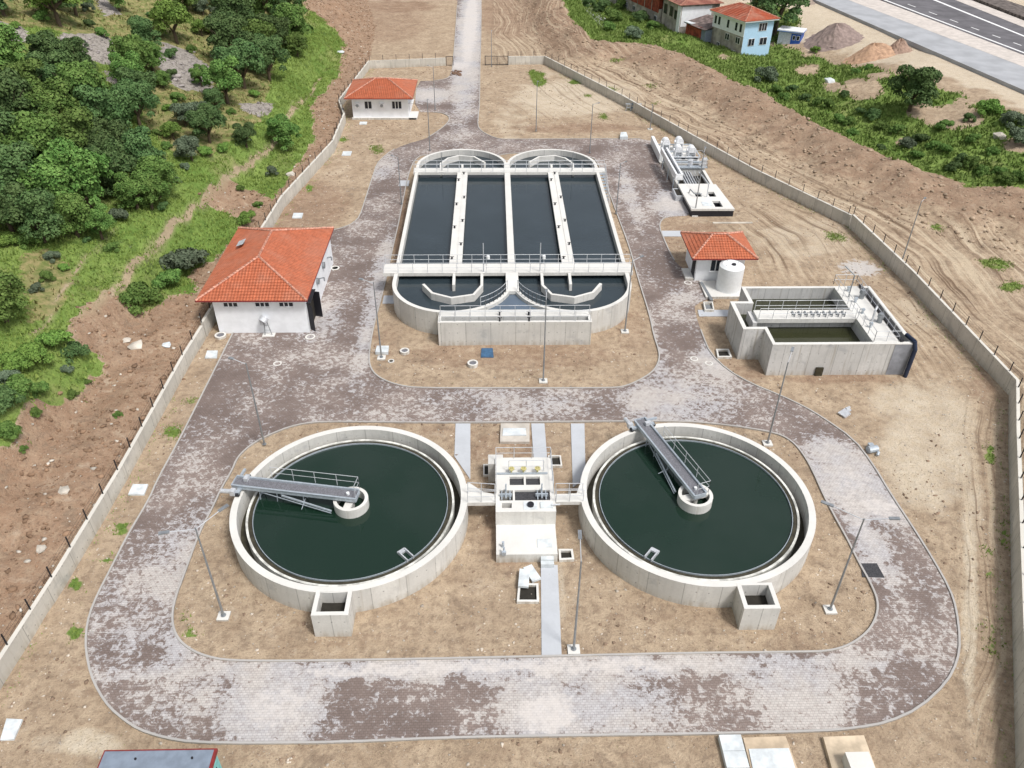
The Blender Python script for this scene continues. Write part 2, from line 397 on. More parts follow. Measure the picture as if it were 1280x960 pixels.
def axis(a, segs):
    out = [a]
    for end, st, gr in segs:
        while out[-1] < end-1e-6: out.append(min(end, out[-1]+st)); st *= gr
    return np.array(out)
xs = np.concatenate([-axis(78, [(1800, .8, 1.18)])[::-1], axis(-78, [(110, .5, 1)])[1:-1], axis(110, [(1800, .8, 1.18)])])
ys = np.concatenate([-axis(-15, [(600, .8, 1.25)])[::-1], axis(15, [(125, .42, 1), (235, .8, 1), (3000, 1., 1.15)])[1:]])
XX, YY = np.meshgrid(xs, ys); PT = parts(XX, YY); dL, dR, e = PT
ZZ = terr(XX, YY, PT)
PX, PY = W2P(XX, YY, ZZ)
wx = vnoise(XX, YY, 3, 21)*5; wy = vnoise(XX, YY, 3, 22)*4
QX, QY = PX+wx, PY+wy
def ell(L):
    m = np.zeros(XX.shape)
    for cx, cy, rx, ry, st in L:
        q = np.hypot((QX-cx)/rx, (QY-cy)/ry); m = np.maximum(m, st*(1-smooth(.5, 1.15, q)))
    return m
def pol(*P):
    m = np.zeros(XX.shape)
    for p in P: m = np.maximum(m, inpoly(QX, QY, p).astype(float))
    return m
ins = (dL <= .3) & (dR <= .3) & (YY < 167.5)
left = dL > .3; right = (dR > .3)
cut = [(430, 55), (420, 97), (390, 130), (392, 170), (375, 202), (357, 228), (343, 250), (325, 240), (300, 232), (282, 222), (262, 235), (250, 253), (300, 275), (296, 300), (235, 345), (245, 367), (217, 368), (190, 387), (172, 390), (155, 370), (132, 367), (100, 387), (82, 415), (98, 432), (120, 440), (132, 455), (115, 477), (95, 495), (67, 495), (40, 505), (22, 515), (25, 550), (-40, 570), (-400, 900), (-400, 2500), (200, 2500), (700, 20), (560, -20), (383, -60), (380, 10), (420, 35)]
grassm = np.where(left, 1., 0.)*(1-pol(cut))
grassm = np.maximum(grassm*left, 0)
dry = pol([(-200, -300), (388, -300), (385, 20), (345, 70), (330, 150), (262, 195), (215, 190), (175, 150), (190, 100), (150, 60), (60, 35), (-200, 35)], [(20, 320), (60, 310), (95, 345), (80, 380), (40, 410), (30, 370)])*left
rockm = pol([(72, 44), (120, 40), (156, 59), (169, 75), (140, 83), (109, 72), (75, 53)], [(200, 53), (237, 62), (266, 87), (269, 119), (219, 109), (198, 84)], [(-60, 10), (31, 34), (41, 56), (19, 53), (-60, 44)], [(119, -10), (134, 0), (150, 19), (134, 22), (122, 10)], [(300, 130), (345, 130), (335, 145), (305, 140)], [(128, 88), (150, 92), (150, 108), (135, 100)])*left
greenR = (e > .5) & right
grassR = smooth(-1.0, 1.2, e+wx*.25)*(1-smooth(33, 37, e+wx*.5))*right
grassR = grassR*(1-ell([(1078, 112, 34, 17, 1), (1190, 147, 48, 19, .95), (1150, 138, 20, 14, .9), (1010, 88, 22, 10, .7), (1040, 108, 15, 10, .8), (1130, 178, 14, 8, .7), (1275, 180, 30, 14, .7), (905, 72, 15, 5, .6), (1100, 95, 20, 6, .8), (1210, 128, 25, 8, .7), (1270, 110, 30, 10, .8)]))
grassR = np.maximum(grassR*(1-pol([(1010, 62), (1045, 56), (1085, 74), (1110, 92), (1150, 96), (1175, 112), (1230, 128), (1262, 122), (1400, 140), (1400, -100), (1010, -100)])), ell([(950, 30, 60, 30, 1)])*(e > 20))
smallg = ell([(672, 100, 11, 11, 1), (668, 93, 8, 5, 1), (722, 104, 13, 4, .8), (755, 148, 10, 4, .6), (738, 118, 8, 3, .6), (95, 792, 12, 12, .9), (98, 790, 5, 8, 1), (152, 662, 11, 12, .75), (137, 700, 14, 7, .7), (95, 730, 14, 9, .75), (215, 540, 15, 10, .7), (240, 502, 9, 5, .6), (240, 790, 10, 12, .75), (225, 765, 6, 6, .6), (1240, 568, 9, 14, .8), (1256, 668, 4, 16, .8), (1236, 690, 6, 6, .7), (1238, 715, 8, 5, .7), (1240, 800, 9, 40, .5), (430, 174, 5, 5, .8), (388, 236, 6, 6, .8), (470, 186, 12, 8, .5), (1045, 296, 20, 7, .5), (1065, 285, 10, 4, .5), (1215, 468, 8, 12, .4), (820, 130, 8, 3, .5), (1170, 285, 14, 5, .6), (1245, 330, 30, 10, .6), (1265, 360, 20, 10, .6), (770, 75, 15, 4, .5), (812, 108, 12, 4, .5), (760, 112, 18, 4, .5), (155, 628, 8, 5, .5), (150, 518, 6, 5, .8), (100, 485, 12, 8, .5), (70, 500, 16, 10, .9), (1210, 235, 8, 3, .9), (1040, 195, 12, 4, .3), (1100, 880, 30, 12, .3), (1180, 900, 20, 20, .35)])
grassA = np.clip(np.maximum(np.maximum(grassm, grassR), smallg), 0, 1)
near_left = left & (dL < 30)
brown = ell([(430, 790, 150, 28, .35), (640, 665, 50, 70, .6), (640, 560, 80, 30, .55), (640, 445, 190, 24, .6), (790, 415, 30, 40, .5), (500, 275, 14, 80, .9), (480, 430, 25, 30, .5), (385, 255, 70, 40, .7), (360, 275, 50, 20, .6), (470, 160, 50, 15, .4), (720, 160, 110, 8, .7), (930, 460, 60, 30, .55), (1050, 474, 100, 9, .7), (850, 300, 40, 50, .5), (870, 285, 40, 8, .7), (1230, 480, 25, 35, .6), (1000, 800, 70, 20, .4), (250, 720, 30, 60, .3), (940, 590, 60, 50, .45), (560, 540, 60, 12, .5), (850, 780, 160, 25, .3), (120, 840, 60, 40, .35), (300, 945, 200, 16, .4), (700, 945, 150, 10, .4), (1180, 640, 20, 50, .3), (900, 175, 60, 15, .5), (640, 20, 60, 40, .7), (470, 30, 90, 35, .6), (420, 20, 40, 30, .8), (500, 8, 60, 10, .8)])
brown = np.maximum(brown, (smooth(-15, -6, e+wx*.6)*(1-smooth(1, 4, e))*right*.75))
brown = np.maximum(brown, .72*left*(1-grassm)*(dL < 40))
brown = np.maximum(brown, ell([(700, 25, 45, 30, 1), (1040, 45, 42, 14, .75)]))
pale = ell([(720, 122, 110, 32, .75), (700, 100, 60, 20, .5), (1160, 560, 80, 110, .75), (1130, 500, 60, 30, .7), (1212, 760, 12, 190, .9), (1180, 520, 30, 60, .6), (1215, 640, 20, 60, .6), (1010, 300, 90, 35, .55), (1150, 390, 60, 40, .5), (640, 150, 30, 40, .5), (115, 930, 50, 25, .9), (80, 930, 60, 20, .6), (1252, 800, 6, 200, .5), (600, 765, 80, 30, .35), (410, 210, 40, 30, .4), (700, 740, 14, 60, .6), (1075, 335, 26, 14, .5)])
pale = np.maximum(pale, .85*(smooth(35, 40, e+wx*.6))*right)
track = (right & (e < 2)).astype(float)*(1-smooth(-14, -7, e))
track = np.maximum(track, .8*ins*ell([(1010, 300, 130, 60, 1), (1150, 400, 90, 90, 1), (1230, 700, 40, 300, 1), (720, 125, 110, 36, .6)]))
track = np.maximum(track, ((YY > 167.5) & ~left & (XX > 0) & (e < 0)).astype(float)*.7)
trail = np.zeros(XX.shape)
def polydist(P):
    return np.abs(sdist(XX, YY, [hit(*p)[:2] for p in P]))
trail = np.maximum(trail, 1-smooth(.05, .42, polydist([(400, 100), (375, 131), (356, 160), (337, 187), (291, 216), (253, 253), (225, 275), (200, 297), (165, 335), (132, 367), (105, 395)])))
trail = np.maximum(trail, .6*(1-smooth(.05, .38, polydist([(142, 285), (120, 312), (100, 330), (85, 355), (70, 380), (40, 420)]))))
grassA = grassA*(1-trail*left)
river = (1-smooth(.8, 2.2, np.abs(sdist(XX, YY, [G(px, py, -2) for px, py in [(700, -30), (728, 2), (745, 22), (760, 36)]]))))
tm = bpy.data.meshes.new('ground'); ny, nx = XX.shape
V = np.stack([XX, YY, ZZ], -1).reshape(-1, 3)
I = np.arange(nx*ny).reshape(ny, nx); Q = np.stack([I[:-1, :-1], I[:-1, 1:], I[1:, 1:], I[1:, :-1]], -1).reshape(-1, 4)
tm.vertices.add(len(V)); tm.vertices.foreach_set('co', V.ravel()); tm.loops.add(Q.size); tm.loops.foreach_set('vertex_index', Q.ravel())
tm.polygons.add(len(Q)); tm.polygons.foreach_set('loop_start', np.arange(0, Q.size, 4)); tm.polygons.foreach_set('loop_total', np.full(len(Q), 4)); tm.polygons.foreach_set('use_smooth', np.ones(len(Q), bool))
tm.update()
def addcol(n, a, b, c, d=None):
    at = tm.color_attributes.new(n, 'FLOAT_COLOR', 'POINT'); d = np.ones(XX.shape) if d is None else d
    at.data.foreach_set('color', np.stack([a, b, c, d], -1).reshape(-1).astype(float))
addcol('A', grassA, np.clip(dry, 0, 1), rockm); addcol('B', brown, np.clip(pale, 0, 1.3), track)
addcol('D', np.clip(trail, 0, 1), river, np.where(left, 1., 0.))
addcol('S', dR/100, -(XX*.42-YY*.9)/100, e/100)
N = NT('ground_soil_and_grass'); ob = N.coord('Object')
A = N.sep(N.attr('A')); B = N.sep(N.attr('B')); D = N.sep(N.attr('D')); S = N.sep(N.attr('S'))
n1 = N.noise(ob, .35, 5, .6); n2 = N.noise(ob, 1.6, 6, .65); n3 = N.noise(ob, 7, 5, .7); n4 = N.noise(ob, .12, 4, .6)
soil = N.mix(N.rng(n1, .3, .7), (.39, .295, .205), (.51, .4, .285))
soil = N.mix(N.math('MULTIPLY', N.rng(n2, .42, .7), .7), soil, (.23, .165, .115))
bm = N.rng(N.math('ADD', B[0], N.math('MULTIPLY', N.math('SUBTRACT', n2, .5), 1.1)), .25, .85)
bc = N.mix(N.rng(n1, .35, .65), (.26, .17, .115), (.35, .245, .17))
bc = N.mix(N.math('MULTIPLY', D[2], .55), bc, (.33, .21, .135))
bc = N.mix(N.math('MULTIPLY', N.rng(N.noise(ob, .8, 5, .7), .5, .68), .6), bc, (.38, .28, .2))
bc = N.mix(N.math('MULTIPLY', N.rng(N.noise(ob, 2.6, 5, .75), .52, .66), .65), bc, (.13, .08, .055))
soil = N.mix(bm, soil, bc)
n6 = N.noise(ob, .55, 6, .72, dist=.4); soil = N.mix(N.math('MULTIPLY', N.rng(n6, .53, .66), .5), soil, (.2, .15, .11)); soil = N.mix(N.math('MULTIPLY', N.rng(n6, .44, .32), .45), soil, (.52, .43, .33))
pm = N.rng(N.math('ADD', B[1], N.math('MULTIPLY', N.math('SUBTRACT', n1, .5), .9)), .3, .9)
soil = N.mix(pm, soil, N.mix(N.rng(n2, .3, .7), (.55, .46, .34), (.62, .54, .43)))
cw = N.math('MULTIPLY', N.math('SUBTRACT', N.noise(ob, .04, 2, .5), .5), 9.)
cb = N.n('ShaderNodeCombineXYZ'); N.l(N.math('ADD', N.math('MULTIPLY', S[0], 100.), cw), cb.inputs[0]); N.l(N.math('MULTIPLY', S[1], 100.), cb.inputs[1])
tr = N.noise(N.map(cb.outputs[0], (1.6, .05, 1)), 1., 4, .62, dist=.25); tr2 = N.noise(N.map(cb.outputs[0], (.35, .02, 1)), 1., 3, .5)
soil = N.mix(N.math('MULTIPLY', N.rng(tr, .52, .66), N.math('MULTIPLY', B[2], .95)), soil, (.17, .115, .075))
soil = N.mix(N.math('MULTIPLY', N.rng(tr, .5, .36), N.math('MULTIPLY', B[2], .8)), soil, (.58, .48, .35))
soil = N.mix(N.math('MULTIPLY', N.rng(n3, .52, .68), .6), soil, (.17, .125, .09))
n5 = N.noise(ob, 22, 3, .7); soil = N.mix(N.math('MULTIPLY', N.rng(n5, .55, .7), .45), soil, (.15, .11, .085)); soil = N.mix(N.math('MULTIPLY', N.rng(n5, .42, .28), .4), soil, (.55, .48, .4))
vor = N.n('ShaderNodeTexVoronoi'); N.l(ob, vor.inputs['Vector']); vor.inputs['Scale'].default_value = 2.6
peb = N.math('MULTIPLY', N.rng(vor.outputs['Distance'], .10, .16, 1, 0), N.rng(n2, .45, .55))
soil = N.mix(N.math('MULTIPLY', peb, .35), soil, (.6, .54, .46))
gn = N.noise(ob, 1.1, 6, .7); gl = N.noise(N.map(ob, (.6, .6, .6)), .25, 4, .6)
gr = N.mix(N.rng(gl, .35, .65), (.14, .23, .05), (.22, .3, .08)); gr = N.mix(N.math('MULTIPLY', N.rng(gn, .45, .7), .7), gr, (.05, .1, .02)); gr = N.mix(N.math('MULTIPLY', N.rng(n3, .5, .7), .35), gr, (.28, .29, .12))
dr = N.mix(N.rng(n2, .35, .65), (.22, .22, .085), (.34, .28, .14)); dr = N.mix(N.math('MULTIPLY', N.rng(gn, .42, .6), .8), dr, (.12, .17, .045))
gr = N.mix(N.rng(N.math('ADD', A[1], N.math('MULTIPLY', N.math('SUBTRACT', n1, .5), 1.2)), .35, .75), gr, dr)
gr = N.mix(N.math('MULTIPLY', N.rng(n4, .54, .66), .45), gr, (.3, .27, .13)); gr = N.mix(N.math('MULTIPLY', N.rng(N.noise(ob, .3, 5, .7), .56, .66), .6), gr, (.05, .09, .025))
rc = N.mix(N.rng(n3, .35, .65), (.25, .225, .2), (.42, .385, .35)); vr = N.n('ShaderNodeTexVoronoi'); N.l(N.map(ob, (1, .55, 1), (0, 0, .6)), vr.inputs['Vector']); vr.inputs['Scale'].default_value = 1.1; vr.feature = 'DISTANCE_TO_EDGE'; rc = N.mix(N.math('MULTIPLY', N.math('MULTIPLY', N.rng(vr.outputs['Distance'], .02, .14, 1, 0), N.rng(n2, .45, .6)), .6), rc, (.1, .085, .075)); rc = N.mix(N.rng(N.noise(N.map(ob, (1, 1, 1), (0, 0, .7)), 1.3, 5, .7), .5, .7), rc, (.14, .12, .11))
gr = N.mix(N.rng(N.math('ADD', A[2], N.math('MULTIPLY', N.math('SUBTRACT', n2, .5), .8)), .4, .65), gr, rc)
gm = N.rng(N.math('ADD', A[0], N.math('MULTIPLY', N.math('SUBTRACT', gn, .5), .9)), .42, .6)
col = N.mix(gm, soil, gr)
col = N.mix(N.math('MULTIPLY', D[0], .85), col, (.36, .29, .19))
lx, ly = G(1075, 335, 0)
lv = N.n('ShaderNodeVectorMath'); lv.operation = 'LENGTH'; N.l(N.map(ob, (1/2.6, 1/2.2, 0), loc=(-lx/2.6, -ly/2.2, 0)), lv.inputs[0])
lm = N.rng(N.math('ADD', lv.outputs['Value'], N.math('MULTIPLY', N.math('SUBTRACT', n2, .5), 2.2)), .6, 1., 1, 0); col = N.mix(N.math('MULTIPLY', lm, .5), col, (.6, .62, .66))
col = N.mix(N.rng(D[1], .3, .6), col, N.mix(N.rng(n3, .4, .6), (.2, .2, .2), (.5, .5, .5)))
N.col(col); hsum = N.math('ADD', N.math('MULTIPLY', n2, .5), N.math('ADD', N.math('MULTIPLY', n3, .3), N.math('MULTIPLY', N.math('MULTIPLY', tr, B[2]), .6))); N.bump(hsum, 1., .32)
tm.materials.append(N.done(.95)); tm.materials[0].node_tree.nodes['Principled BSDF'].inputs['Specular IOR Level'].default_value = .1
ground = bpy.data.objects.new('ground', tm); C.objects.link(ground); tag(ground, kind='structure')

# ------------------------------------------------------------------ pavement
PAVE_Z = .06
outer_px = [(138, 886), (156, 901), (174, 913), (205, 923), (242, 929), (320, 930), (420, 929), (560, 923), (700, 920.5), (860, 918.5), (1024, 915), (1070, 911), (1109, 904), (1149, 886), (1183, 854), (1196, 828), (1199.6, 802), (1195, 763), (1187, 738), (1167, 702), (1142, 662), (1114, 620), (1090, 580), (1067, 550), (1030, 524), (1005, 509), (975, 495), (940, 481), (910, 464), (888, 443), (878, 420), (869, 392), (868, 380), (897, 371), (928, 371), (922, 345), (862, 341), (845, 330), (837, 316), (830, 300), (824, 285), (826, 276), (834, 271), (868, 269.5), (853, 244), (836, 225), (826, 190), (820, 174), (740, 174), (640, 174.7), (624, 174.5), (611, 170), (600.5, 163.5), (597, 157), (598, 145), (599.6, 130), (600, 82), (601, 60), (602, 0), (603, -60), (574, -60), (572, 0), (570, 30), (568, 59), (566, 82), (565, 90), (562, 97), (554, 100), (540, 101.4), (521, 101.5), (518, 140.5), (549, 140.5), (561, 145), (562, 151), (556, 158), (544, 167), (532, 174), (506, 181), (489, 189), (477, 199), (471, 206), (466, 221), (456, 252), (450, 271), (442, 279.5), (430, 285), (414, 289), (375, 300), (385, 400), (300, 400), (291, 418), (270, 460), (250, 500), (225, 550), (197, 601), (187, 625), (160, 670), (140, 710), (122, 745), (112, 770), (108, 792), (108, 815), (114, 844), (124, 866)]
islA_px = [(620, 529), (513, 529), (440, 528), (400, 528), (372, 531.5), (344, 541), (316, 555), (297, 572), (290, 590), (277, 611), (265, 638), (250, 665), (232, 715), (218, 752), (215, 778), (222, 799), (238, 813), (259, 822), (287, 827), (360, 827.4), (520, 825), (700, 821), (860, 817.4), (1000, 816), (1037, 815), (1063, 807), (1086, 790), (1096, 770), (1097, 752), (1089, 732), (1072, 702), (1060, 677), (1045, 650), (1030, 622), (1017, 592), (1005, 570), (990, 552), (970, 542), (930, 535), (880, 529), (842, 527.5), (780, 527.5), (700, 528)]
islB_px = [(529, 193), (520, 199), (515, 206.6), (510, 221), (506, 240), (499, 277), (490, 315), (485, 339), (477, 372.5), (468, 404), (463, 430), (461, 451), (465, 465), (478, 475.5), (500, 483), (524, 486), (640, 486), (760, 486), (780, 484.5), (800, 476), (817, 465), (824, 452), (824, 440), (817, 420), (812, 394), (799, 354), (787, 310), (774, 275.6), (759, 235), (749, 207), (740, 195), (700, 200), (660, 192), (634, 192), (600, 200)]
def lane(P, n=2): return chaikin([G(a, b, 0.) for a, b in P], n)
OUT = lane(outer_px[60:]+outer_px[:60], 1); IA = lane(islA_px); IB = lane(islB_px)
N = NT('interlocking_pavers'); ob = N.coord('Object')
br = N.n('ShaderNodeTexBrick'); N.l(ob, br.inputs['Vector']); br.inputs['Scale'].default_value = 1; br.inputs['Brick Width'].default_value = .24; br.inputs['Row Height'].default_value = .16; br.inputs['Mortar Size'].default_value = .016
br.inputs['Color1'].default_value = (1, 1, 1, 1); br.inputs['Color2'].default_value = (.72, .72, .72, 1); br.inputs['Mortar'].default_value = (.35, .35, .35, 1)
sn = N.n('ShaderNodeVectorMath'); sn.operation = 'SNAP'; N.l(ob, sn.inputs[0]); sn.inputs[1].default_value = (.24, .16, 1); sv = sn.outputs[0]
n1a = N.noise(N.map(ob, (1, 1.25, 1), (0, 0, .6)), 2.3, 8, .74, dist=.9); n1b = N.noise(sv, 2.2, 3, .6); n1 = N.math('ADD', N.math('MULTIPLY', n1a, .72), N.math('MULTIPLY', n1b, .28)); n2 = N.noise(ob, .18, 4, .6); n3 = N.noise(ob, 5, 5, .7); ns = N.noise(N.map(ob, (1, 1, 1), (0, 0, .5)), .25, 5, .6)
pav = N.mix(N.rng(n2, .3, .7), (.18, .14, .125), (.28, .222, .198))
blobs = [(1060, 600, 3.4, 4.2, .9), (1100, 632, 2.6, 2.2, 1), (1040, 570, 2.2, 3, .8), (1090, 712, 1.1, 1.3, 1), (345, 885, 3.4, 3, .95), (683, 890, 3., 2.5, 1.05), (770, 880, 3.5, 3, .7), (900, 452, 2.8, 3., .9), (845, 500, 6, 4, .55), (1000, 868, 3.4, 3, .6), (250, 860, 4, 3, .35), (840, 255, 3, 5, .95), (785, 240, 1.2, 12, .45), (812, 430, 1., 8, .6), (1068, 640, 1.2, 8, .9), (470, 370, 1.2, 18, .6), (650, 505, 10, 3, .25), (588, 30, 3.2, 75, 1.05), (575, 82, 4, 5, 1.), (535, 120, 4, 5, .9), (582, 92, 3.2, 3, .9), (475, 210, 3, 5, .4), (400, 400, 3, 4, .5), (160, 760, 4, 5, .3), (640, 834, 26, .9, 1.), (860, 372, 2, 2, .4), (300, 620, .8, 8, .8), (236, 790, 1.4, 4, .7), (1110, 580, 1, 1, .1), (220, 700, 2.5, 6, .45)]
acc = None
wv = N.n('ShaderNodeVectorMath'); wv.operation = 'MULTIPLY_ADD'; N.l(N.noise(ob, .9, 5, .65, out=1), wv.inputs[0]); wv.inputs[1].default_value = (3.4, 3.4, 0); N.l(N.map(ob, (1, 1, 1), loc=(-1.7, -1.7, 0)), wv.inputs[2]); obw = wv.outputs[0]
for (px, py, rx, ry, st) in blobs:
    cx, cy = G(px, py, 0)
    v = N.n('ShaderNodeVectorMath'); v.operation = 'LENGTH'; N.l(N.map(obw, (1/rx, 1/ry, 0), loc=(-cx/rx, -cy/ry, 0)), v.inputs[0])
    q = N.rng(v.outputs['Value'], .3, 1.35, st, 0)
    acc = q if acc is None else N.math('MAXIMUM', acc, q)
dm = N.math('ADD', N.math('ADD', N.math('MULTIPLY', acc, .22), N.math('MULTIPLY', N.math('SUBTRACT', n2, .5), .3)), N.math('ADD', N.math('MULTIPLY', N.math('SUBTRACT', n3, .5), .13), n1))
dm = N.math('ADD', dm, N.math('MULTIPLY', N.math('SUBTRACT', ns, .5), .2))
dust = N.math('MULTIPLY', N.rng(dm, .505, .59), N.rng(N.noise(ob, 3.1, 4, .7), .25, .6, .55, 1.))
pale = N.mix(N.rng(n2, .4, .6), (.56, .55, .565), (.6, .565, .535))
col = N.mix(N.math('MULTIPLY', dust, .86), pav, pale)
full = N.rng(N.math('ADD', acc, N.math('MULTIPLY', N.math('SUBTRACT', n1, .5), .9)), .8, 1.1)
col = N.mix(N.math('MULTIPLY', full, .85), col, (.6, .56, .53))
col = N.mix(N.math('MULTIPLY', N.math('SUBTRACT', 1., N.math('MULTIPLY', full, .7)), .5), col, N.mix(1., col, br.outputs['Color'], 'MULTIPLY'))
N.col(N.mix(N.math('MULTIPLY', N.rng(n3, .55, .75), .25), col, (.3, .24, .19))); N.bump(N.math('ADD', br.outputs['Fac'], n3), .25, .012)
pavem = N.done(.85)
b = MB().plate(OUT, [IA, IB], -.1, PAVE_Z); b.build('paved_road', pavem)
def kerb(P, w=.13, h=.14, closed=True):
    m = MB(); I_ = offset(P, -w/2, closed); O_ = offset(P, w/2, closed); n = len(P); u = 0
    for i in range(n if closed else n-1):
        j = (i+1) % n; a, b, c, d = I_[i], I_[j], O_[j], O_[i]; L = math.hypot(P[j][0]-P[i][0], P[j][1]-P[i][1]); uu = [(u, 0), (u+L, 0), (u+L, .2), (u, .2)]; u += L
        m.quad((*a, h), (*b, h), (*c, h), (*d, h), uv=uu)
        m.quad((*a, -.05), (*b, -.05), (*b, h), (*a, h), uv=uu); m.quad((*c, -.05), (*d, -.05), (*d, h), (*c, h), uv=uu)
    return m
M['kerb'] = mat_concrete('kerb_stone', (.4, .385, .37), joints=True, jl=1., stain=.3)
kerb(IA).build('kerb', M['kerb'], kind='structure'); kerb(IB).build('kerb', M['kerb'], kind='structure')
def cut_at(P, tests):
    """open runs of the outline that leave out the stretches hidden under buildings or open to yards"""
    runs = []; cur = []
    for p in P:
        if any(t(p) for t in tests):
            if len(cur) > 1: runs.append(cur)
            cur = []
        else: cur.append(p)
    if len(cur) > 1: runs.append(cur)
    return runs
hide = [lambda p: p[1] > 230, lambda p: -25.5 < p[0] < -17 and 64 < p[1] < 88, lambda p: 20 < p[0] < 32 and 68 < p[1] < 82, lambda p: 22 < p[0] < 32 and 93 < p[1] < 123, lambda p: 120 < p[1] < 166 and p[0] < -11]
for r in cut_at(OUT, hide): kerb(r, closed=False).build('kerb', M['kerb'], kind='structure')
# concrete footpaths in the islands
M['path'] = mat_concrete('footpath_concrete', (.46, .48, .51), joints=False, stain=.1)
def pathquad(P, z=.07):
    MB().plate([G(a, b, 0) for a, b in P], [], -.05, z).build('footpath', M['path'], kind='structure')
pathquad([(568, 571), (588, 600), (588, 530), (569.5, 530)]); pathquad([(667, 573.5), (684, 573.5), (680.5, 530), (664, 530)])
pathquad([(716, 610), (732, 598), (730.5, 530), (713.5, 530)]); pathquad([(677, 820), (702, 819.5), (697, 707), (676, 707)])
pathquad([(498, 233), (511, 233), (512, 226), (500, 226)]); pathquad([(478, 380), (494, 380), (494, 370), (480, 370)]); pathquad([(829, 296), (853, 296), (852, 289), (827, 289)]); pathquad([(874, 396), (916, 396), (914, 388), (872, 388)])
# highway across the river
M['asph'] = mat_plain('asphalt', (.13, .125, .135), .9, 0, .22, .25); M['asph_old'] = mat_plain('worn_grey_asphalt', (.36, .37, .39), .9, 0, .12, .25); M['paint'] = mat_plain('road_paint', (.8, .8, .8), .6, 0, .05); M['gravel'] = mat_plain('pale_gravel', (.55, .5, .46), .9, 0, .12, 1.)
def strip(name, a0, a1, b0, b1, z, mat, ext=1.2):
    """strip between two lines given by image points of their near and far ends"""
    A0, A1, B0, B1 = [np.array(G(*p, 3.4)) for p in (a0, a1, b0, b1)]
    P = [A1+(A1-A0)*.6, A0-(A1-A0)*2.5, B0-(B1-B0)*2.5, B1+(B1-B0)*.6]
    MB().plate([tuple(p) for p in P][::-1], [], 2.6, z).build(name, mat, kind='structure')
strip('old_road', (1019, 0), (1280, 113), (1060, 0), (1280, 84), 3.44, M['asph_old'])
strip('road_verge', (1060, 0), (1280, 84), (1088, -4), (1280, 69), 3.46, M['gravel'])
strip('road', (1090, -4), (1280, 69.5), (1192, 0), (1280, 34), 3.49, M['asph'])
for s_ in ((1098, -2, 1280, 67.3, 1101, -2, 1280, 66.0), (1160, -2, 1280, 46.5, 1164, -2, 1280, 45)):
    strip('road_marking', s_[0:2], s_[2:4], s_[4:6], s_[6:8], 3.5, M['paint'])
strip('road_verge', (1190, -1), (1280, 35), (1212, 0), (1280, 26.5), 3.53, M['gravel'])
strip('road_verge', (1214, 0), (1280, 26), (1245, 0), (1280, 12), 4.1, mat_plain('dark_rubble', (.13, .11, .1), .95, 0, .5, 1))
dm_ = MB()
for k in range(9):
    t0 = -.2+k*.16; a = (1120+(1280-1120)*t0, 0+(58)*t0)
    a = (1115+165*t0, -2+60*t0); c = (1115+165*(t0+.06), -2+60*(t0+.06))
    p, q = G(*a, 3.5), G(*c, 3.5); dm_.bar((*p, 3.5), (*q, 3.5), .3, .008)
dm_.build('lane_dashes', M['paint'], kind='structure')
# ------------------------------------------------------------------ boundary walls with fence posts
def boundary(P, h, label, ph=1.0, sp=2.6, lw=.28, side=1):
    t = thing('boundary_wall', label, 'wall', (P[0][0], P[0][1], 0))
    O = offset(P, side*lw, False); m = MB(); poly = list(P)+list(O)[::-1]
    if side < 0: poly = poly[::-1]
    m.plate(poly[::-1], [], -.3, h)
    m.build('wall_panel', M['wallconc'], t)
    mid = offset(P, side*lw*.6, False); acc = 0; last = None; wires = MB()
    for a, b in zip(mid[:-1], mid[1:]):
        L = math.hypot(b[0]-a[0], b[1]-a[1]); s = (0 if last is None else sp-acc)
        for hh in (.35, .65, .92): wires.tube((*a, h+hh*ph), (*b, h+hh*ph), .009, 3)
        while s < L:
            x, y = a[0]+(b[0]-a[0])*s/L, a[1]+(b[1]-a[1])*s/L
            MB().box(x-.035, y-.035, h-.02, x+.035, y+.035, h+ph).build('fence_post', M['black'], t); last = s; s += sp
        acc = (L-(s-sp)) if last is not None else 0
    wires.build('fence_wire', M['black'], t)
boundary([(-29.55, 12), (-29.45, 28), (-28.9, 36), (-28.55, 46), (-28.5, 61.4), (-28.3, 66.5)], 1.5, 'long pale concrete wall with black posts below the bare earth slope, left of the near road', side=1)
boundary([(-28.3, 66.8), (-28.2, 69.7), (-27.1, 97.7), (-23.9, 118.2), (-24.1, 131.5)], 1.7, 'curving white concrete wall between the two orange roofed buildings on the left', side=1)
boundary([(-24.15, 131.7), (-26.2, 139.5), (-24.3, 164.8), (-9.4, 167.1)], 1.5, 'low concrete wall around the far left corner beside the gate', side=1)
boundary([(3.1, 167.9), (10.4, 168.3), (22.6, 141.6), (30.7, 121.1), (36.5, 107.), (44.4, 91.5)], 1.6, 'long diagonal concrete wall with black posts between the yard and the dirt tracks', side=1)
boundary([(44.45, 91.3), (45.6, 76.5), (46.1, 56.2), (42.3, 49.1), (28.5, 22.4), (22.1, 10.5)], 1.8, 'tall concrete wall with black posts along the right edge of the photo', side=1)
g = thing('vehicle_gate', 'black barred sliding gate, open against the wall right of the entrance road', 'gate', (-1.4, 167.9, 0))
fr = MB(); fr.bar((-1.5, 167.6, .1), (3.1, 167.6, .1), .08, .08).bar((-1.5, 167.6, 1.75), (3.1, 167.6, 1.75), .08, .08).bar((-1.5, 167.6, 0), (-1.5, 167.6, 1.8), .12, .12).bar((.9, 167.6, 0), (.9, 167.6, 1.8), .1, .1).bar((3.1, 167.6, 0), (3.1, 167.6, 1.8), .12, .12); fr.build('gate_frame', M['black'], g)
br_ = MB()
for k in range(30): br_.bar((-1.35+k*.15, 167.6, .1), (-1.35+k*.15, 167.6, 1.75), .025, .025)
br_.build('gate_bars', M['black'], g)
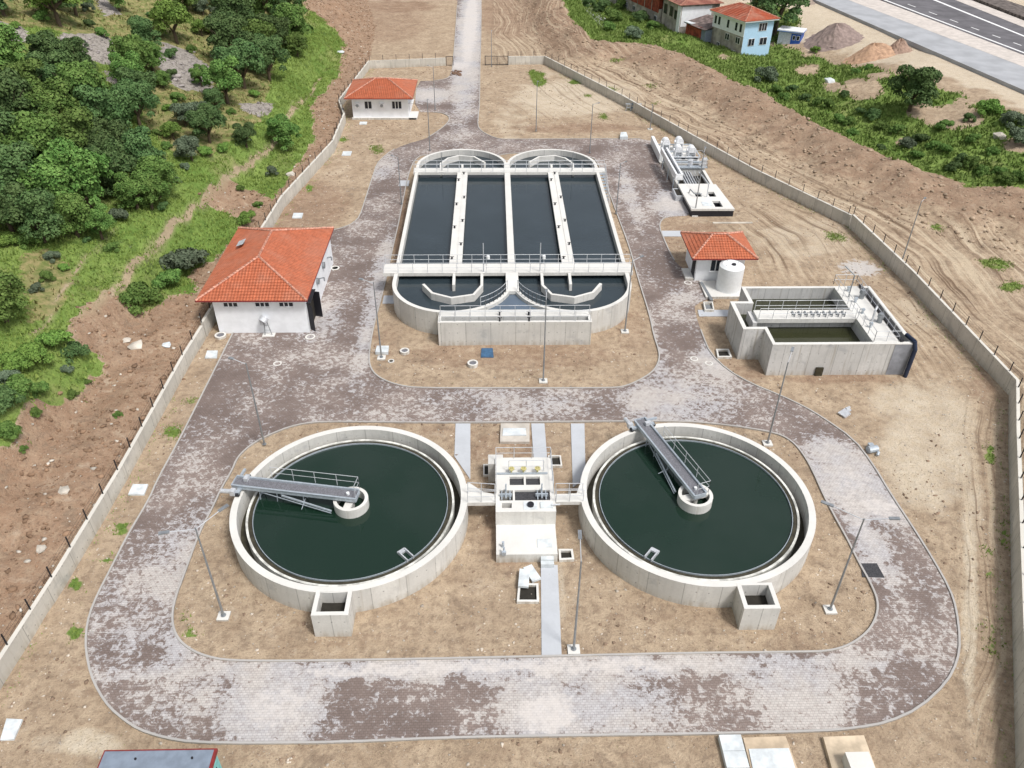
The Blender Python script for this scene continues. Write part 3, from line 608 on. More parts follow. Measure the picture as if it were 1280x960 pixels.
g = thing('pedestrian_gate', 'small black framed gate at the left side of the entrance road', 'gate', (-9, 167.2, 0))
MB().bar((-9.3, 167.2, 0), (-9.3, 167.2, 1.8), .1, .1).bar((-7.9, 167.2, 0), (-7.9, 167.2, 1.8), .1, .1).bar((-9.3, 167.2, 1.75), (-7.9, 167.2, 1.75), .08, .08).bar((-9.3, 167.2, .1), (-7.9, 167.2, .1), .06, .06).build('gate_frame', M['black'], g)
b_ = MB()
for k in range(8): b_.bar((-9.2+k*.17, 167.2, .1), (-9.2+k*.17, 167.2, 1.75), .02, .02)
b_.build('gate_bars', M['black'], g)
# ------------------------------------------------------------------ clarifiers
def clarifier(c, label, deck, box_x, scum):
    cx, cy = c; t = thing('clarifier_tank', label, 'settling tank', (cx, cy, 0), 'round settling tanks')
    MB().ring(c, 8.4, 7.92, -.3, 2.1, 120).build('tank_wall', M['conc'], t)
    MB().ring(c, 7.93, 0, -.2, .55, 96, bottom=False).build('channel_floor', M['wet_and_reflection'], t)
    MB().ring(c, 7.42, 7.26, .3, 1.5, 120).build('launder_wall', M['scum'], t)
    m = MB(); m.ring(c, 6.95, 6.91, 1.1, 1.53, 120, bottom=False).build('scum_baffle', M['galv'], t)
    MB().ring(c, 7.265, 6.99, 1.2, 1.43, 120).build('dark_reflection_ring', M['wet_and_reflection'], t)  # dark ring paints the wall's black reflection on the water inside the launder
    MB().ring(c, 1.25, 1.0, .6, 2.18, 40).build('feed_well', M['conc_white'], t)
    a = deck; d = Vector((math.cos(a), math.sin(a), 0)); n = Vector((-d.y, d.x, 0)); C0 = Vector((cx, cy, 0))
    m = MB(); p = C0+n*1.05; q = C0-n*1.05; m.bar((p.x, p.y, 2.02), (q.x, q.y, 2.02), .55, .25); m.build('support_beam', M['conc_white'], t)
    MB().cyl(c, .22, .2, 2.2, 16).build('centre_column', M['conc_white'], t)
    s = MB(); a2 = scum; u = Vector((math.cos(a2), math.sin(a2), 0)); v = Vector((-u.y, u.x, 0))
    s.bar(C0+u*6.0+v*.25+Vector((0, 0, 1.5)), C0+u*7.0+v*.25+Vector((0, 0, 1.5)), .08, .35).bar(C0+u*6.0-v*.25+Vector((0, 0, 1.5)), C0+u*7.0-v*.25+Vector((0, 0, 1.5)), .08, .35).bar(C0+u*6.0+v*.3+Vector((0, 0, 1.45)), C0+u*6.0-v*.3+Vector((0, 0, 1.45)), .3, .2)
    s.build('scum_box', M['steel'], t)
    # outlet chamber
    x0, x1 = box_x; w_ = .28; m = MB(); y0, y1 = cy-10.15, cy-8.1
    m.plate([(x0, y0), (x1, y0), (x1, y1), (x0, y1)], [[(x0+w_, y0+w_), (x1-w_, y0+w_), (x1-w_, y1-.2), (x0+w_, y1-.2)]], -.2, 2.12).build('outlet_chamber', M['conc'], t)
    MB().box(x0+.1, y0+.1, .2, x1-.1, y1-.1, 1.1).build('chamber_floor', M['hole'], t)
    W = MB().ring(c, 7.21, 0, 1.2, 1.4, 96, bottom=False); W.build('water', M['water_green'], kind='structure')
    return t
CL, CRt = (-10.42, 41.72), (14.55, 41.80)
def wd(p, c, z=2.5):
    g = G(*p, z); return math.atan2(g[1]-c[1], g[0]-c[0])
aL = wd((305, 604), CL); aR = wd((803, 530), CRt)
clarifier(CL, 'left round settling tank, its bridge pointing left', aL, (-11.45, -9.15), R(-48))
clarifier(CRt, 'right round settling tank, its bridge pointing away', aR, (15.5, 17.8), R(-128))
def scraper(c, a, label, railside):
    t = thing('scraper_bridge', label, 'bridge', (c[0], c[1], 2.1), 'scraper bridges over the round tanks')
    d = Vector((math.cos(a), math.sin(a), 0)); n = Vector((-d.y, d.x, 0)); C0 = Vector((c[0], c[1], 0)); Z = Vector((0, 0, 1))
    def P(s, l, z): return C0+d*s+n*l+Z*z
    L0, L1 = -.55, 8.75
    MB().bar(P(L0, 0, 2.55), P(L1, 0, 2.55), .85, .05).build('deck_grating', M['grate'], t)
    for s in (-1, 1):
        m = MB().bar(P(L0, s*.46, 2.52), P(L1, s*.46, 2.52), .06, .36).bar(P(L0, s*.49, 2.71), P(L1, s*.49, 2.71), .13, .03); m.build('side_beam', M['galv'], t)
    [MB().bar(P(q_, -.46, 2.52), P(q_, .46, 2.52), .06, .36).build('end_plate', M['galv'], t) for q_ in (L0, L1)]
    for k in range(1, 9): MB().bar(P(k, -.5, 2.4), P(k, .5, 2.4), .07, .1).build('cross_member', M['galv'], t)
    pts = [P(6.1, railside*.66, 2.7), P(-.5, railside*.66, 2.7)]
    MB().rail(pts, 1.05, 1.55, .024).rail([P(-.5, railside*.66, 2.7), P(-.5, -railside*.3, 2.7)], 1.05, 1, .024).build('railing', M['rail'], t)
    # end carriage with two wheels and drive on the wall
    m = MB().bar(P(8.15, -1.0, 2.38), P(8.15, 1.0, 2.38), .3, .16).bar(P(8.6, -.55, 2.45), P(8.6, -1.5, 2.45), .16, .16); m.build('end_carriage', M['galv'], t)
    for s in (-.95, .95): MB().tube(P(8.02, s, 2.27), P(8.28, s, 2.27), .18, 16).build('wheel', M['black'], t)
    MB().tube(P(8.35, railside*-1.0, 2.55), P(9.3, railside*-1.0, 2.5), .17, 14).bar(P(8.25, railside*-1.0, 2.5), P(8.6, railside*-1.0, 2.5), .4, .42).build('drive_motor', M['steel'], t)
    MB().bar(P(7.75, .3*railside, 2.75), P(8.05, .3*railside, 2.75), .5, .3).build('control_box', M['steel'], t)
    # scum skimmer arm and scraper struts reaching down to the water
    s_ = -railside
    MB().bar(P(5.0, s_*.5, 2.2), P(1.2, s_*.9, 1.62), .1, .12).bar(P(6.6, s_*.4, 2.2), P(1.2, s_*1.0, 1.5), .05, .05).bar(P(3.3, s_*.35, 2.0), P(3.3, s_*1.2, 1.75), .04, .04).build('skimmer_arm', M['galv'], t)
    for k in (3.4, 5.4, 6.7):
        for s in (-.35, .35): MB().bar(P(k, s, 2.4), P(k+.15, s, .9), .06, .06).build('scraper_strut', M['galv'], t)
    MB().cyl((P(.15, 0, 0).x, P(.15, 0, 0).y), .12, 2.58, 2.75, 12).build('turntable_cap', M['whitep'], t)
    return t
scraper(CL, aL, 'galvanised scraper bridge lying left to right over the left round tank', -1)
scraper(CRt, aR, 'galvanised scraper bridge pointing away over the right round tank', -1)
# ------------------------------------------------------------------ sludge pump structure between the clarifiers
t = thing('pump_chamber', 'white concrete pump chamber with open grated pits between the two round tanks', 'pump chamber', (2.1, 42, 0))
h1 = [(1.05, 43.05), (3.3, 43.05), (3.3, 43.95), (1.05, 43.95)]; h1a = [(1.05, 43.05), (2.1, 43.05), (2.1, 43.95), (1.05, 43.95)]; h1b = [(2.25, 43.05), (3.3, 43.05), (3.3, 43.95), (2.25, 43.95)]
h2a = [(.3, 41.45), (1.25, 41.45), (1.25, 42.5), (.3, 42.5)]; h2b = [(1.4, 41.45), (3.95, 41.45), (3.95, 42.5), (1.4, 42.5)]; h3 = [(.45, 40.7), (1.15, 40.7), (1.15, 41.2), (.45, 41.2)]
MB().plate([(0, 40.3), (4.3, 40.3), (4.3, 46.1), (0, 46.1)], [h1a, h1b, h2a, h2b, h3], -.2, 2.1).build('upper_block', M['conc_white'], t)
MB().box(.02, 37.5, -.2, 4.27, 40.3, .8).build('lower_slab', M['conc_white'], t)
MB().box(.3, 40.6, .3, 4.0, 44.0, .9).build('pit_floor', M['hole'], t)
MB().box(1.42, 41.47, 1.7, 3.93, 42.48, 1.95).build('pit_grating', M['grate_dark'], t)
MB().box(1.06, 43.06, 1.6, 3.29, 43.94, 1.9).build('pit_grating', M['grate_dark'], t)
MB().box(-.55, 45.6, -.2, .6, 46.7, 1.9).build('side_block', M['conc_white'], t)
MB().box(2.9, 38.1, .8, 3.95, 38.9, .84).build('hatch_cover', M['cover'], t)
MB().box(2.0, 40.5, 2.1, 3.0, 41.3, 2.14).box(3.2, 40.6, 2.1, 4.1, 41.2, 2.2).build('hatch_cover', M['cover'], t)
v = MB(); v.cyl((2.5, 40.9), .24, 2.15, 2.3, 16); v.build('hatch_ring', M['black'], t)
for x in (1.2, 2.1, 3.15):
    m = MB(); m.ring((x, 44.3), .22, .12, 2.55, 2.63, 18).bar((x-.2, 44.3, 2.6), (x+.2, 44.3, 2.6), .05, .05).bar((x, 44.1, 2.6), (x, 44.5, 2.6), .05, .05); m.tube((x, 44.3, 2.1), (x, 44.3, 2.65), .06, 8); m.build('valve_handwheel', M['yellow'], t)
MB().bar((.1, 44.2, 2.2), (3.9, 44.2, 2.2), .1, .12).build('valve_beam', M['galv'], t)
for x in (.75, 3.35):
    MB().bar((x-.45, 41.9, 2.2), (x+.45, 41.9, 2.2), .12, .25).bar((x, 41.5, 2.3), (x, 42.5, 2.3), .1, .1).tube((x, 42.1, 2.1), (x, 42.1, 3.1), .05, 8).bar((x-.3, 41.5, 2.15), (x-.3, 42.4, 2.15), .08, .1).bar((x+.3, 41.5, 2.15), (x+.3, 42.4, 2.15), .08, .1).build('sluice_gate', M['galv'], t)
MB().rail([(.05, 44.2, 2.1), (.05, 46.0, 2.1), (4.2, 46.0, 2.1), (4.2, 42.2, 2.1)], 1.1, 1.4).build('railing', M['rail'], t)
MB().rail([(.05, 42.2, 2.1), (.05, 43.9, 2.1)], 1.1, 1.2).rail([(1.0, 44.5, 2.1), (3.6, 44.5, 2.1)], 1.1, 1.2).build('railing', M['rail'], t)
MB().tube((4.0, 40.8, 2.25), (4.6, 40.85, 2.25), .06, 8).build('outlet_pipe', M['steel'], t)
MB().tube((.5, 38.2, .8), (.5, 38.2, 1.3), .1).build('pipe_stub', M['galv'], t); MB().tube((.55, 37.6, .8), (.55, 37.6, 1.4), .08).build('pipe_stub', M['galv'], t); MB().bar((.4, 37.45, 1.0), (.7, 37.45, 1.0), .2, .3).build('wall_valve', M['galv'], t)
MB().box(3.1, 36.9, 0, 4.0, 37.18, .45).box(3.1, 37.18, 0, 4.0, 37.48, .62).build('step', M['cover'], t)
for side, P in (('left', [(-2.0, 41.25), (-.02, 41.25), (-.02, 42.1), (-.9, 42.35), (-1.9, 43.3), (-2.2, 43.2), (-2.3, 41.3)]), ('right', [(4.32, 41.25), (6.6, 41.25), (6.7, 43.0), (6.2, 43.0), (5.9, 42.1), (4.32, 42.05)])):
    t2 = thing('footbridge', f'short concrete footbridge from the pump chamber to the {side} round tank', 'footbridge', (P[0][0], P[0][1], 1.8), 'footbridges to the round tanks')
    MB().plate(P, [], 1.8, 2.115, bottom=True).build('deck', M['conc_white'], t2)
    x0, x1 = (-2.0, -.05) if side == 'left' else (4.35, 6.3)
    MB().rail([(x0, 42.2 if side == 'left' else 42.0, 2.1), (x1, 42.0, 2.1)], 1.1, 1.2).build('railing', M['rail'], t2); MB().rail([(x0, 41.3, 2.1), (x1, 41.3, 2.1)], 1.1, 1.2).build('railing', M['rail'], t2)
# ------------------------------------------------------------------ twin oxidation tank
TZ = 2.62; XM = 1.87; XL, XR = -4.3, 8.04; RO_, RI = 6.2, 5.8; YN, YF = 73., 106.
def arc(cx, cy, r, a0, a1, n): return [(cx+r*math.cos(R(a0+(a1-a0)*k/n)), cy+r*math.sin(R(a0+(a1-a0)*k/n))) for k in range(n+1)]
out = arc(XL, YN, RO_, 180, 260, 16)+[(-5.4, 66.0), (-5.4, 65.0), (9.35, 65.0), (9.35, 66.0)]+arc(XR, YN, RO_, -80, 0, 16)+arc(XR, YF, RO_, 0, 172, 30)+arc(XL, YF, RO_, 8, 180, 30)
hl = arc(XL, YN, RI, 180, 360, 36)+[(XM-.18, YN)]*0+arc(XL, YF, RI, 0, 180, 36)
hr = arc(XR, YN, RI, 180, 360, 36)+arc(XR, YF, RI, 0, 180, 36)
chan = [(-5.1, 65.3), (9.05, 65.3), (9.05, 66.15), (-5.1, 66.15)]
tri = arc(XL, YN, 6.2, -66, -17, 12)+[(XM, 71.0)]+arc(XR, YN, 6.2, 197, 246, 12)
tri = [p for p in tri if p[1] > 66.5]
t = thing('oxidation_tank', 'large double concrete tank with rounded ends, divider walkways and dark water', 'water tank', (XM, 65, 0))
MB().plate(out, [hl, hr, chan, tri], -.3, TZ).build('tank_wall', M['conc'], t)
for x in (-4.13, 8.0):
    MB().box(x-.16, 76.8, 0, x+.16, 103.2, 2.3).build('divider_wall', M['conc'], t)
    m = MB().box(x-.68, 76.9, 2.3, x-.12, 103.15, 2.66).box(x+.12, 76.9, 2.3, x+.68, 103.15, 2.66).box(x-.13, 76.9, 2.3, x+.13, 103.15, 2.6); dv = m.build('divider_walkway', M['conc_white'], t)
    for k, y in enumerate((100.2, 94.5, 92.4, 87.6, 85.8, 81.4, 78.0, 102.5)):
        xx = x+(.45 if k % 2 else -.42) if k < 7 else x+.2
        MB().cyl((xx, y), .1, 2.66, 2.9, 8).bar((xx-.22, y, 2.95), (xx+.22, y, 2.95), .05, .05).build('valve', M['black'], t)
for y0, y1, xa, xb in ((74.8, 76.85, -11.7, 14.7), (103.1, 104.55, -10.7, 15.1)):
    MB().box(xa, y0, 2.32, xb, y1, 2.7).build('cross_bridge', M['conc_white'], t)
    for y in (y0+.08, y1-.08): MB().rail([(xa+.1, y, 2.7), (xb-.1, y, 2.7)], 1.1, 1.55).build('railing', M['rail'], t)
def baffle(pts, mirror):
    P = [G(*p, 2.6) for p in pts]
    if mirror: P = [(2*XM-x, y) for x, y in P]
    m = MB(); O = offset(P, .14, False)[::-1]+offset(P, -.14, False); m.plate(O, [], 0, 2.61); m.build('guide_wall', M['conc_white'], t)
for mir in (False, True):
    baffle([(602.3, 342), (602.3, 356.6), (592, 368), (564, 372), (540, 366), (529, 355)], mir)
    baffle([(567.6, 342), (567, 356)], mir)
    baffle([(551, 214), (551, 204), (560, 197.5), (573, 194.3), (592.5, 195.6), (606, 203)], mir)
    baffle([(578, 212), (578, 205)], mir)
MB().box(XM-.65, 70.9, 2.3, XM+.65, 74.9, 2.67).build('delta_walkway', M['conc_white'], t)
al = arc(XL, YN, 5.92, -60, -17, 8); ar = arc(XR, YN, 5.92, 240, 197, 8)
for A_ in (al, ar): MB().rail([(p[0], p[1], TZ) for p in A_], 1.1, 3, .03).build('railing', M['rail'], t)
MB().rail([(-5.2, 66.25, TZ), (9.2, 66.25, TZ)], 1.1, 1.5).build('railing', M['rail'], t); MB().rail([(-5.2, 65.15, TZ), (9.2, 65.15, TZ)], 1.1, 1.5).build('railing', M['rail'], t)
for x in (XM-1.35, XM+1.45):
    for y in (65.2, 66.3): MB().cyl((x, y), .09, TZ, TZ+.4, 8).bar((x-.2, y, TZ+.4), (x+.2, y, TZ+.4), .06, .06).build('valve', M['black'], t)
for x in (-1.1, 2*XM+1.1):
    p = MB().tube((x, 75.0, 2.7), (x, 75.0, 6.0), .05, 8).tube((x, 75.0, 4.6), (x+.45, 75.4, 4.2), .03, 6); p.build('mixer_hoist', M['rail'], t)
    MB().cyl((x+.5, 76.6), .17, 3.4, 3.75, 10).build('float_sensor', M['whitep'], t)
for x in (-6.9, 2*XM+6.9): MB().tube((x, 103.7, .9), (x, 103.7, 5.2), .05, 8).build('mixer_hoist', M['polem'], t)
# stairs on the right flank
st = MB()
for k in range(12): st.box(14.3, 103.0-k*.55, 2.5-k*.21, 15.0, 102.6-k*.55, 2.58-k*.21)
st.bar((14.3, 103.2, 2.5), (14.3, 96.6, 0), .05, .2).bar((15.0, 103.2, 2.5), (15.0, 96.6, 0), .05, .2).build('access_stairs', M['galv'], t)
MB().rail([(15.05, 103.2, 2.6), (15.05, 96.6, .05)], 1.0, 1.6).build('railing', M['rail'], t)
wz = 1.85
MB().plate(arc(XL, YN, 5.85, 180, 360, 24)+arc(XL, YF, 5.85, 0, 180, 24), [], .2, wz).build('water', M['water_slate'], kind='structure')
MB().plate(arc(XR, YN, 5.85, 180, 360, 24)+arc(XR, YF, 5.85, 0, 180, 24), [], .2, wz-.003).build('water', M['water_slate'], kind='structure')
M['water_blue'] = mat_water('channel_water', (.09, .12, .16), .06, .06)
MB().box(-5.12, 65.28, .3, 9.07, 66.17, 2.1).build('water', M['water_blue'], kind='structure')
MB().plate(tri, [], .3, 2.25).build('water', M['water_blue'], kind='structure')
# ------------------------------------------------------------------ sludge tank on the right
t = thing('sludge_tank', 'grey open concrete tank with stepped corner and railed walkways on the right', 'water tank', (31, 60, 0)); Z3 = 3.4
def g3(px, py): return G(px, py, Z3)
out = [(25.1, 59.65), (38.05, 59.65), (38.05, 70.3), (24.95, 70.3), (24.95, 67.35), (23.1, 67.35), (23.1, 62.3), (25.1, 62.3)]
hole = [(25.4, 59.98), (37.7, 59.98), (37.7, 69.98), (25.3, 69.98), (25.3, 67.0), (23.45, 67.0), (23.45, 62.65), (25.4, 62.65)]
MB().plate(out, [hole], -.3, Z3).build('tank_wall', M['conc_old'], t)
MB().plate(offset(out, -.015), [offset(hole, .015)], Z3-.06, Z3+.025).build('wall_coping', M['conc_white'], t)
MB().box(36.3, 59.62, .02, 37.95, 59.645, Z3-.07).build('dark_panel', mat_plain('dark_render', (.25, .26, .29), .85, 0, .25, .8), t)  # thin panel, darker and bluer than the rest of the front wall
MB().box(34.3, 59.9, 3.0, 36.75, 70.05, 3.46).build('end_walkway', M['conc_white'], t); MB().box(36.5, 59.9, 0, 36.75, 70.05, 3.0).box(34.3, 59.9, 0, 34.55, 70.05, 3.0).build('inner_wall', M['conc_old'], t)
MB().box(24.9, 64.0, 3.0, 34.32, 65.65, 3.44).build('middle_walkway', M['conc_white'], t); MB().box(24.9, 64.6, 0, 34.3, 65.0, 3.0).box(24.5, 63.9, 0, 24.9, 66, 3.1).build('inner_wall', M['conc_old'], t)
for y in (64.08, 65.57): MB().rail([(25.0, y, 3.44), (34.2, y, 3.44)], 1.1, 1.3).build('railing', M['rail'], t)
for x in (34.4, 36.68): MB().rail([(x, 60.0, 3.46), (x, 70.6, 3.46)], 1.1, 1.4).build('railing', M['rail'], t)
MB().rail([(34.4, 60.0, 3.46), (36.68, 60.0, 3.46)], 1.1, 1.1).build('railing', M['rail'], t)
MB().rail([(34.4, 70.6, 3.46), (36.68, 70.6, 3.46)], 1.1, 1.1).build('railing', M['rail'], t)
for i in range(9):
    x = 28.4+i*.6; MB().box(x+.05, 64.6, 3.44, x+.17, 65.2, 3.62).box(x+.05, 64.3, 3.44, x+.12, 64.4, 3.95).build('diffuser_valve', M['polem'], t)
for y, x in ((67.8, 36.2), (63.3, 36.2)): MB().cyl((x, y), .24, 3.46, 4.4, 12).cyl((x, y), .3, 4.0, 4.2, 12).build('mixer_motor', M['polem'], t)
for x, y in ((35.3, 67.0), (35.2, 64.9), (35.0, 62.4), (35.4, 69.2)): MB().cyl((x, y), .12, 3.46, 3.9, 10).box(x-.15, y-.1, 3.8, x+.15, y+.1, 4.0).build('pump_valve', M['galv'], t)
MB().path([(35.6, 63.5, 3.46), (35.6, 63.5, 4.6), (35.9, 63.9, 4.8)], .1, 8).build('vent_pipe', M['steel'], t)
MB().path([(35.0, 68.0, 3.46), (35.0, 68.0, 5.9), (34.1, 68.6, 6.6)], .06, 8).build('hoist_post', M['polem'], t)
# dark pipe bundle down the corner
MB().bar((36.95, 59.9, 3.55), (36.95, 70.2, 3.6), .28, .2).build('cable_tray', M['black'], t)
m = MB().tube((37.75, 60.9, 3.6), (38.0, 59.75, 3.6), .2, 10).tube((38.0, 59.75, 3.65), (38.12, 59.42, 2.9), .2, 10).tube((38.12, 59.42, 2.95), (38.0, 59.3, 0), .2, 10); m.build('corner_pipe', M['bluedark'], t)
MB().box(29.6, 59.5, 0, 30.3, 59.66, .9).build('wall_patch', M['wet_and_reflection'], t)
MB().plate([(p[0], p[1]) for p in hole], [], .2, 2.15).build('water', M['water_olive'], kind='structure')
# ------------------------------------------------------------------ buildings
def hip(mb, corners, za, ridge, zr, ridgemb, course=.36, th=.05):
    """tiled hip roof: corners front-left, front-right, back-right, back-left; ridge near, ridge far"""
    c = [Vector((*p, za)) for p in corners]; r = [Vector((*p, zr)) for p in ridge]
    lng = abs(r[1].x-r[0].x) > abs(r[1].y-r[0].y)
    if lng: faces = [(c[0], c[1], r[1], r[0]), (c[1], c[2], r[1], r[1]), (c[2], c[3], r[0], r[1]), (c[3], c[0], r[0], r[0])]
    else: faces = [(c[0], c[1], r[0], r[0]), (c[1], c[2], r[1], r[0]), (c[2], c[3], r[1], r[1]), (c[3], c[0], r[0], r[1])]
    for a, b, d, e in faces:
        n = (b-a).cross(e-a).normalized(); L = (b-a).length; U = (b-a).normalized(); S = n.cross(U); hgt = (e-a).dot(S); k = max(1, round(hgt/course))
        for i in range(k):
            f0, f1 = i/k, (i+1)/k
            p0, p1, p2, p3 = a.lerp(e, f0), b.lerp(d, f0), b.lerp(d, f1), a.lerp(e, f1)
            up = n*th; uv = [((q-a).dot(U), (q-a).dot(S)) for q in (p0, p1, p2, p3)]
            mb.quad(p0+up*1.5, p1+up*1.5, p2+up*.3, p3+up*.3, uv=uv)
            mb.quad(p0-up*.2, p1-up*.2, p1+up*1.5, p0+up*1.5, uv=[uv[0], uv[1], uv[1], uv[0]])
    hips = [(r[0], r[1])]+([(c[0], r[0]), (c[3], r[0]), (c[1], r[1]), (c[2], r[1])] if lng else [(c[0], r[0]), (c[1], r[0]), (c[2], r[1]), (c[3], r[1])])
    for p, q in hips:
        L = (q-p).length; n = max(2, int(L/.34))
        for i in range(n):
            s, e_ = p.lerp(q, i/n), p.lerp(q, (i+1.1)/n); ridgemb.tube(s+Vector((0, 0, .1)), e_+Vector((0, 0, .05)), .13, 6, .09)
def window(parent, x, y, z, w_, h_, face, n=2, mat=None):
    """face: '-y', '+x' ..."""
    m = MB(); g = MB(); t = .06
    def put(mb, a0, b0, a1, b1, d0, d1):
        if face == '-y': mb.box(x+a0, y-d1, z+b0, x+a1, y-d0, z+b1)
        elif face == '+x': mb.box(x+d0, y+a0, z+b0, x+d1, y+a1, z+b1)
        elif face == '-x': mb.box(x-d1, y+a0, z+b0, x-d0, y+a1, z+b1)
    put(m, -t, -t, w_+t, 0, 0, .06); put(m, -t, h_, w_+t, h_+t, 0, .06); put(m, -t, 0, 0, h_, 0, .06); put(m, w_, 0, w_+t, h_, 0, .06)
    for i in range(1, n): put(m, w_*i/n-.05, 0, w_*i/n+.05, h_, 0, .05)
    put(m, -t-.05, -t-.06, w_+t+.05, -t, 0, .12)
    o = m.build('window', mat or M['frame'], parent)
    put(g, 0, 0, w_, h_, .005, .025); g.build('pane', M['glass'], o)
def house(name, label, cat, x0, y0, x1, y1, hw, ev, zr, ridge, evz, wallmat=None, tile=None, z0=-.1, base=None):
    t = thing(name, label, cat, (x0, y0, 0)); wm = wallmat or M['plaster']
    MB().plate([(x0, y0), (x1, y0), (x1, y1), (x0, y1)], [], z0, hw).build('wall', wm, t)
    MB().box(ev[0]+.04, ev[1]+.04, evz-.14, ev[2]-.04, ev[3]-.04, evz-.01).build('eaves', M['plaster'], t)
    gm = MB(); gm.bar((ev[0], ev[1], evz-.02), (ev[2], ev[1], evz-.02), .1, .12).bar((ev[2], ev[1]-.05, evz-.02), (ev[2], ev[3]+.05, evz-.02), .1, .12).bar((ev[0], ev[1]-.05, evz-.02), (ev[0], ev[3]+.05, evz-.02), .1, .12).bar((ev[0], ev[3], evz-.02), (ev[2], ev[3], evz-.02), .1, .12); gm.build('gutter', M['maroon'], t)
    m = MB(); r = MB(); hip(m, [(ev[0], ev[1]), (ev[2], ev[1]), (ev[2], ev[3]), (ev[0], ev[3])], evz, ridge, zr, r)
    rf = m.build('roof', tile or M['tile'], t); r.build('ridge_tiles', M['ridge'], rf)
    return t, rf
t, rf = house('service_building', 'large white building with orange hipped tile roof at the left beside the paved yard', 'building', -27.2, 67.4, -18.35, 82.2, 4.0, (-28.5, 66.75, -17.95, 82.9), 6.1, [(-23.35, 71.9), (-23.35, 77.8)], 4.05)
for x in (-26.15, -23.1, -20.8): window(t, x, 67.4, 3.1, 1.3, .42, '-y', 3)
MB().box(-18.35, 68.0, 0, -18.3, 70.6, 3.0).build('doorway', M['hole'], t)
MB().bar((-18.3, 68.0, 1.5), (-17.8, 67.6, 1.5), .06, 2.9).build('metal_door', M['black'], t); MB().bar((-18.3, 70.6, 1.5), (-17.55, 70.4, 1.5), .06, 2.9).build('metal_door', M['black'], t)
MB().box(-18.35, 67.9, 3.05, -17.95, 70.7, 3.12).build('door_canopy', M['black'], t)
for y in (73.3, 76.8): MB().tube((-18.35, y, 2.6), (-18.1, y, 2.6), .35, 16).build('exhaust_fan', M['polem'], t)
for y in (74.6, 79.3): MB().path([(-18.33, y, 2.2), (-17.85, y, 2.3), (-17.85, y, 1.9)], .07, 6).build('vent_pipe', M['polem'], t)
k = MB(); a, b_, c_, d_ = (-26.6, 76.4), (-25.7, 76.4), (-25.7, 77.6), (-26.6, 77.6)
k.quad((-26.9, 76.2, 5.12), (-26.1, 76.2, 5.42), (-26.1, 77.5, 5.42), (-26.9, 77.5, 5.12)); k.build('roof_hatch', M['steel'], rf)
t, rf = house('gatehouse', 'small white building with orange hipped roof at the far end beside the gate', 'building', -23.2, 133.7, -14.0, 142., 3.55, (-24.2, 132.6, -13.1, 143.2), 5.3, [(-19.6, 138.3), (-17.6, 138.3)], 3.65)
for x, n, w_ in ((-21.1, 2, 1.1), (-16.6, 3, 1.5)): window(t, x, 133.7, 1.75, w_, 1.15, '-y', n)
for x in (-22.3, -18.3):
    o = MB().box(x-.4, 133.3, 2.0, x+.4, 133.7, 2.65).build('air_conditioner', M['frame'], t); MB().tube((x, 133.31, 2.32), (x, 133.27, 2.32), .26, 16).build('fan_grille', M['polem'], o)
MB().box(-23.4, 133.4, -.1, -12.8, 133.7, .3).box(-14.0, 133.4, -.1, -12.6, 137., .28).build('plinth', M['conc'], t)
MB().box(-14.0, 135.0, .3, -13.95, 136.0, 2.3).build('door', M['frame'], t); MB().box(-14.0, 134.0, 2.4, -13.2, 136.4, 2.5).build('door_canopy', M['frame'], t)
t, rf = house('dosing_building', 'small white hut with orange hipped tile roof behind the white plastic tank', 'building', 22.2, 77.7, 27.4, 82.8, 3.05, (21.4, 76.9, 28.5, 83.5), 4.5, [(24.1, 80.1), (25.6, 80.1)], 3.1)
window(t, 23.75, 77.7, 1.3, 1.05, 1.3, '-y', 2)
MB().box(22.12, 78.2, 0, 22.2, 79.4, 2.4).build('door', M['black'], t); MB().box(21.2, 77.8, 0, 22.1, 80.2, .3).build('step', M['conc'], t)
MB().box(25.1, 77.2, 1.3, 25.8, 77.7, 1.9).build('air_conditioner', M['frame'], t)
t = thing('chemical_tank', 'tall white plastic storage tank with round lid in front of the small hut', 'storage tank', (25.4, 75.6, .1))
MB().cyl((25.4, 75.6), 1.32, .25, 3.0, 40).build('tank_body', M['whitep'], t, smooth=False)
MB().tube((25.4, 75.6, 3.0), (25.4, 75.6, 3.2), 1.32, 40, 1.0).build('tank_shoulder', M['whitep'], t)
MB().cyl((25.5, 75.4), .22, 3.2, 3.33, 16).build('manhole_lid', M['black'], t)
for a in (.4, 2., 3.6): MB().cyl((25.4+.8*math.cos(a), 75.6+.8*math.sin(a)), .06, 3.2, 3.3, 8).build('tank_fitting', M['frame'], t)
tag(MB().plate([(22.6, 73.75), (27.0, 73.75), (27.0, 77.3), (22.6, 77.3)], [[(26.3, 76.2), (26.9, 76.2), (26.9, 77.0), (26.3, 77.0)]], -.1, .28).build('tank_plinth', M['conc'], label='pale concrete plinth under the white plastic tank', cat='slab'))
tag(MB().plate([(22.9, 73.0), (23.2, 73.0), (22.9, 77.0), (22.6, 77.0)], [], -.05, .33).build('drain_channel', M['polem'], label='dark drain channel along the left edge of the white tank plinth', cat='drain'))
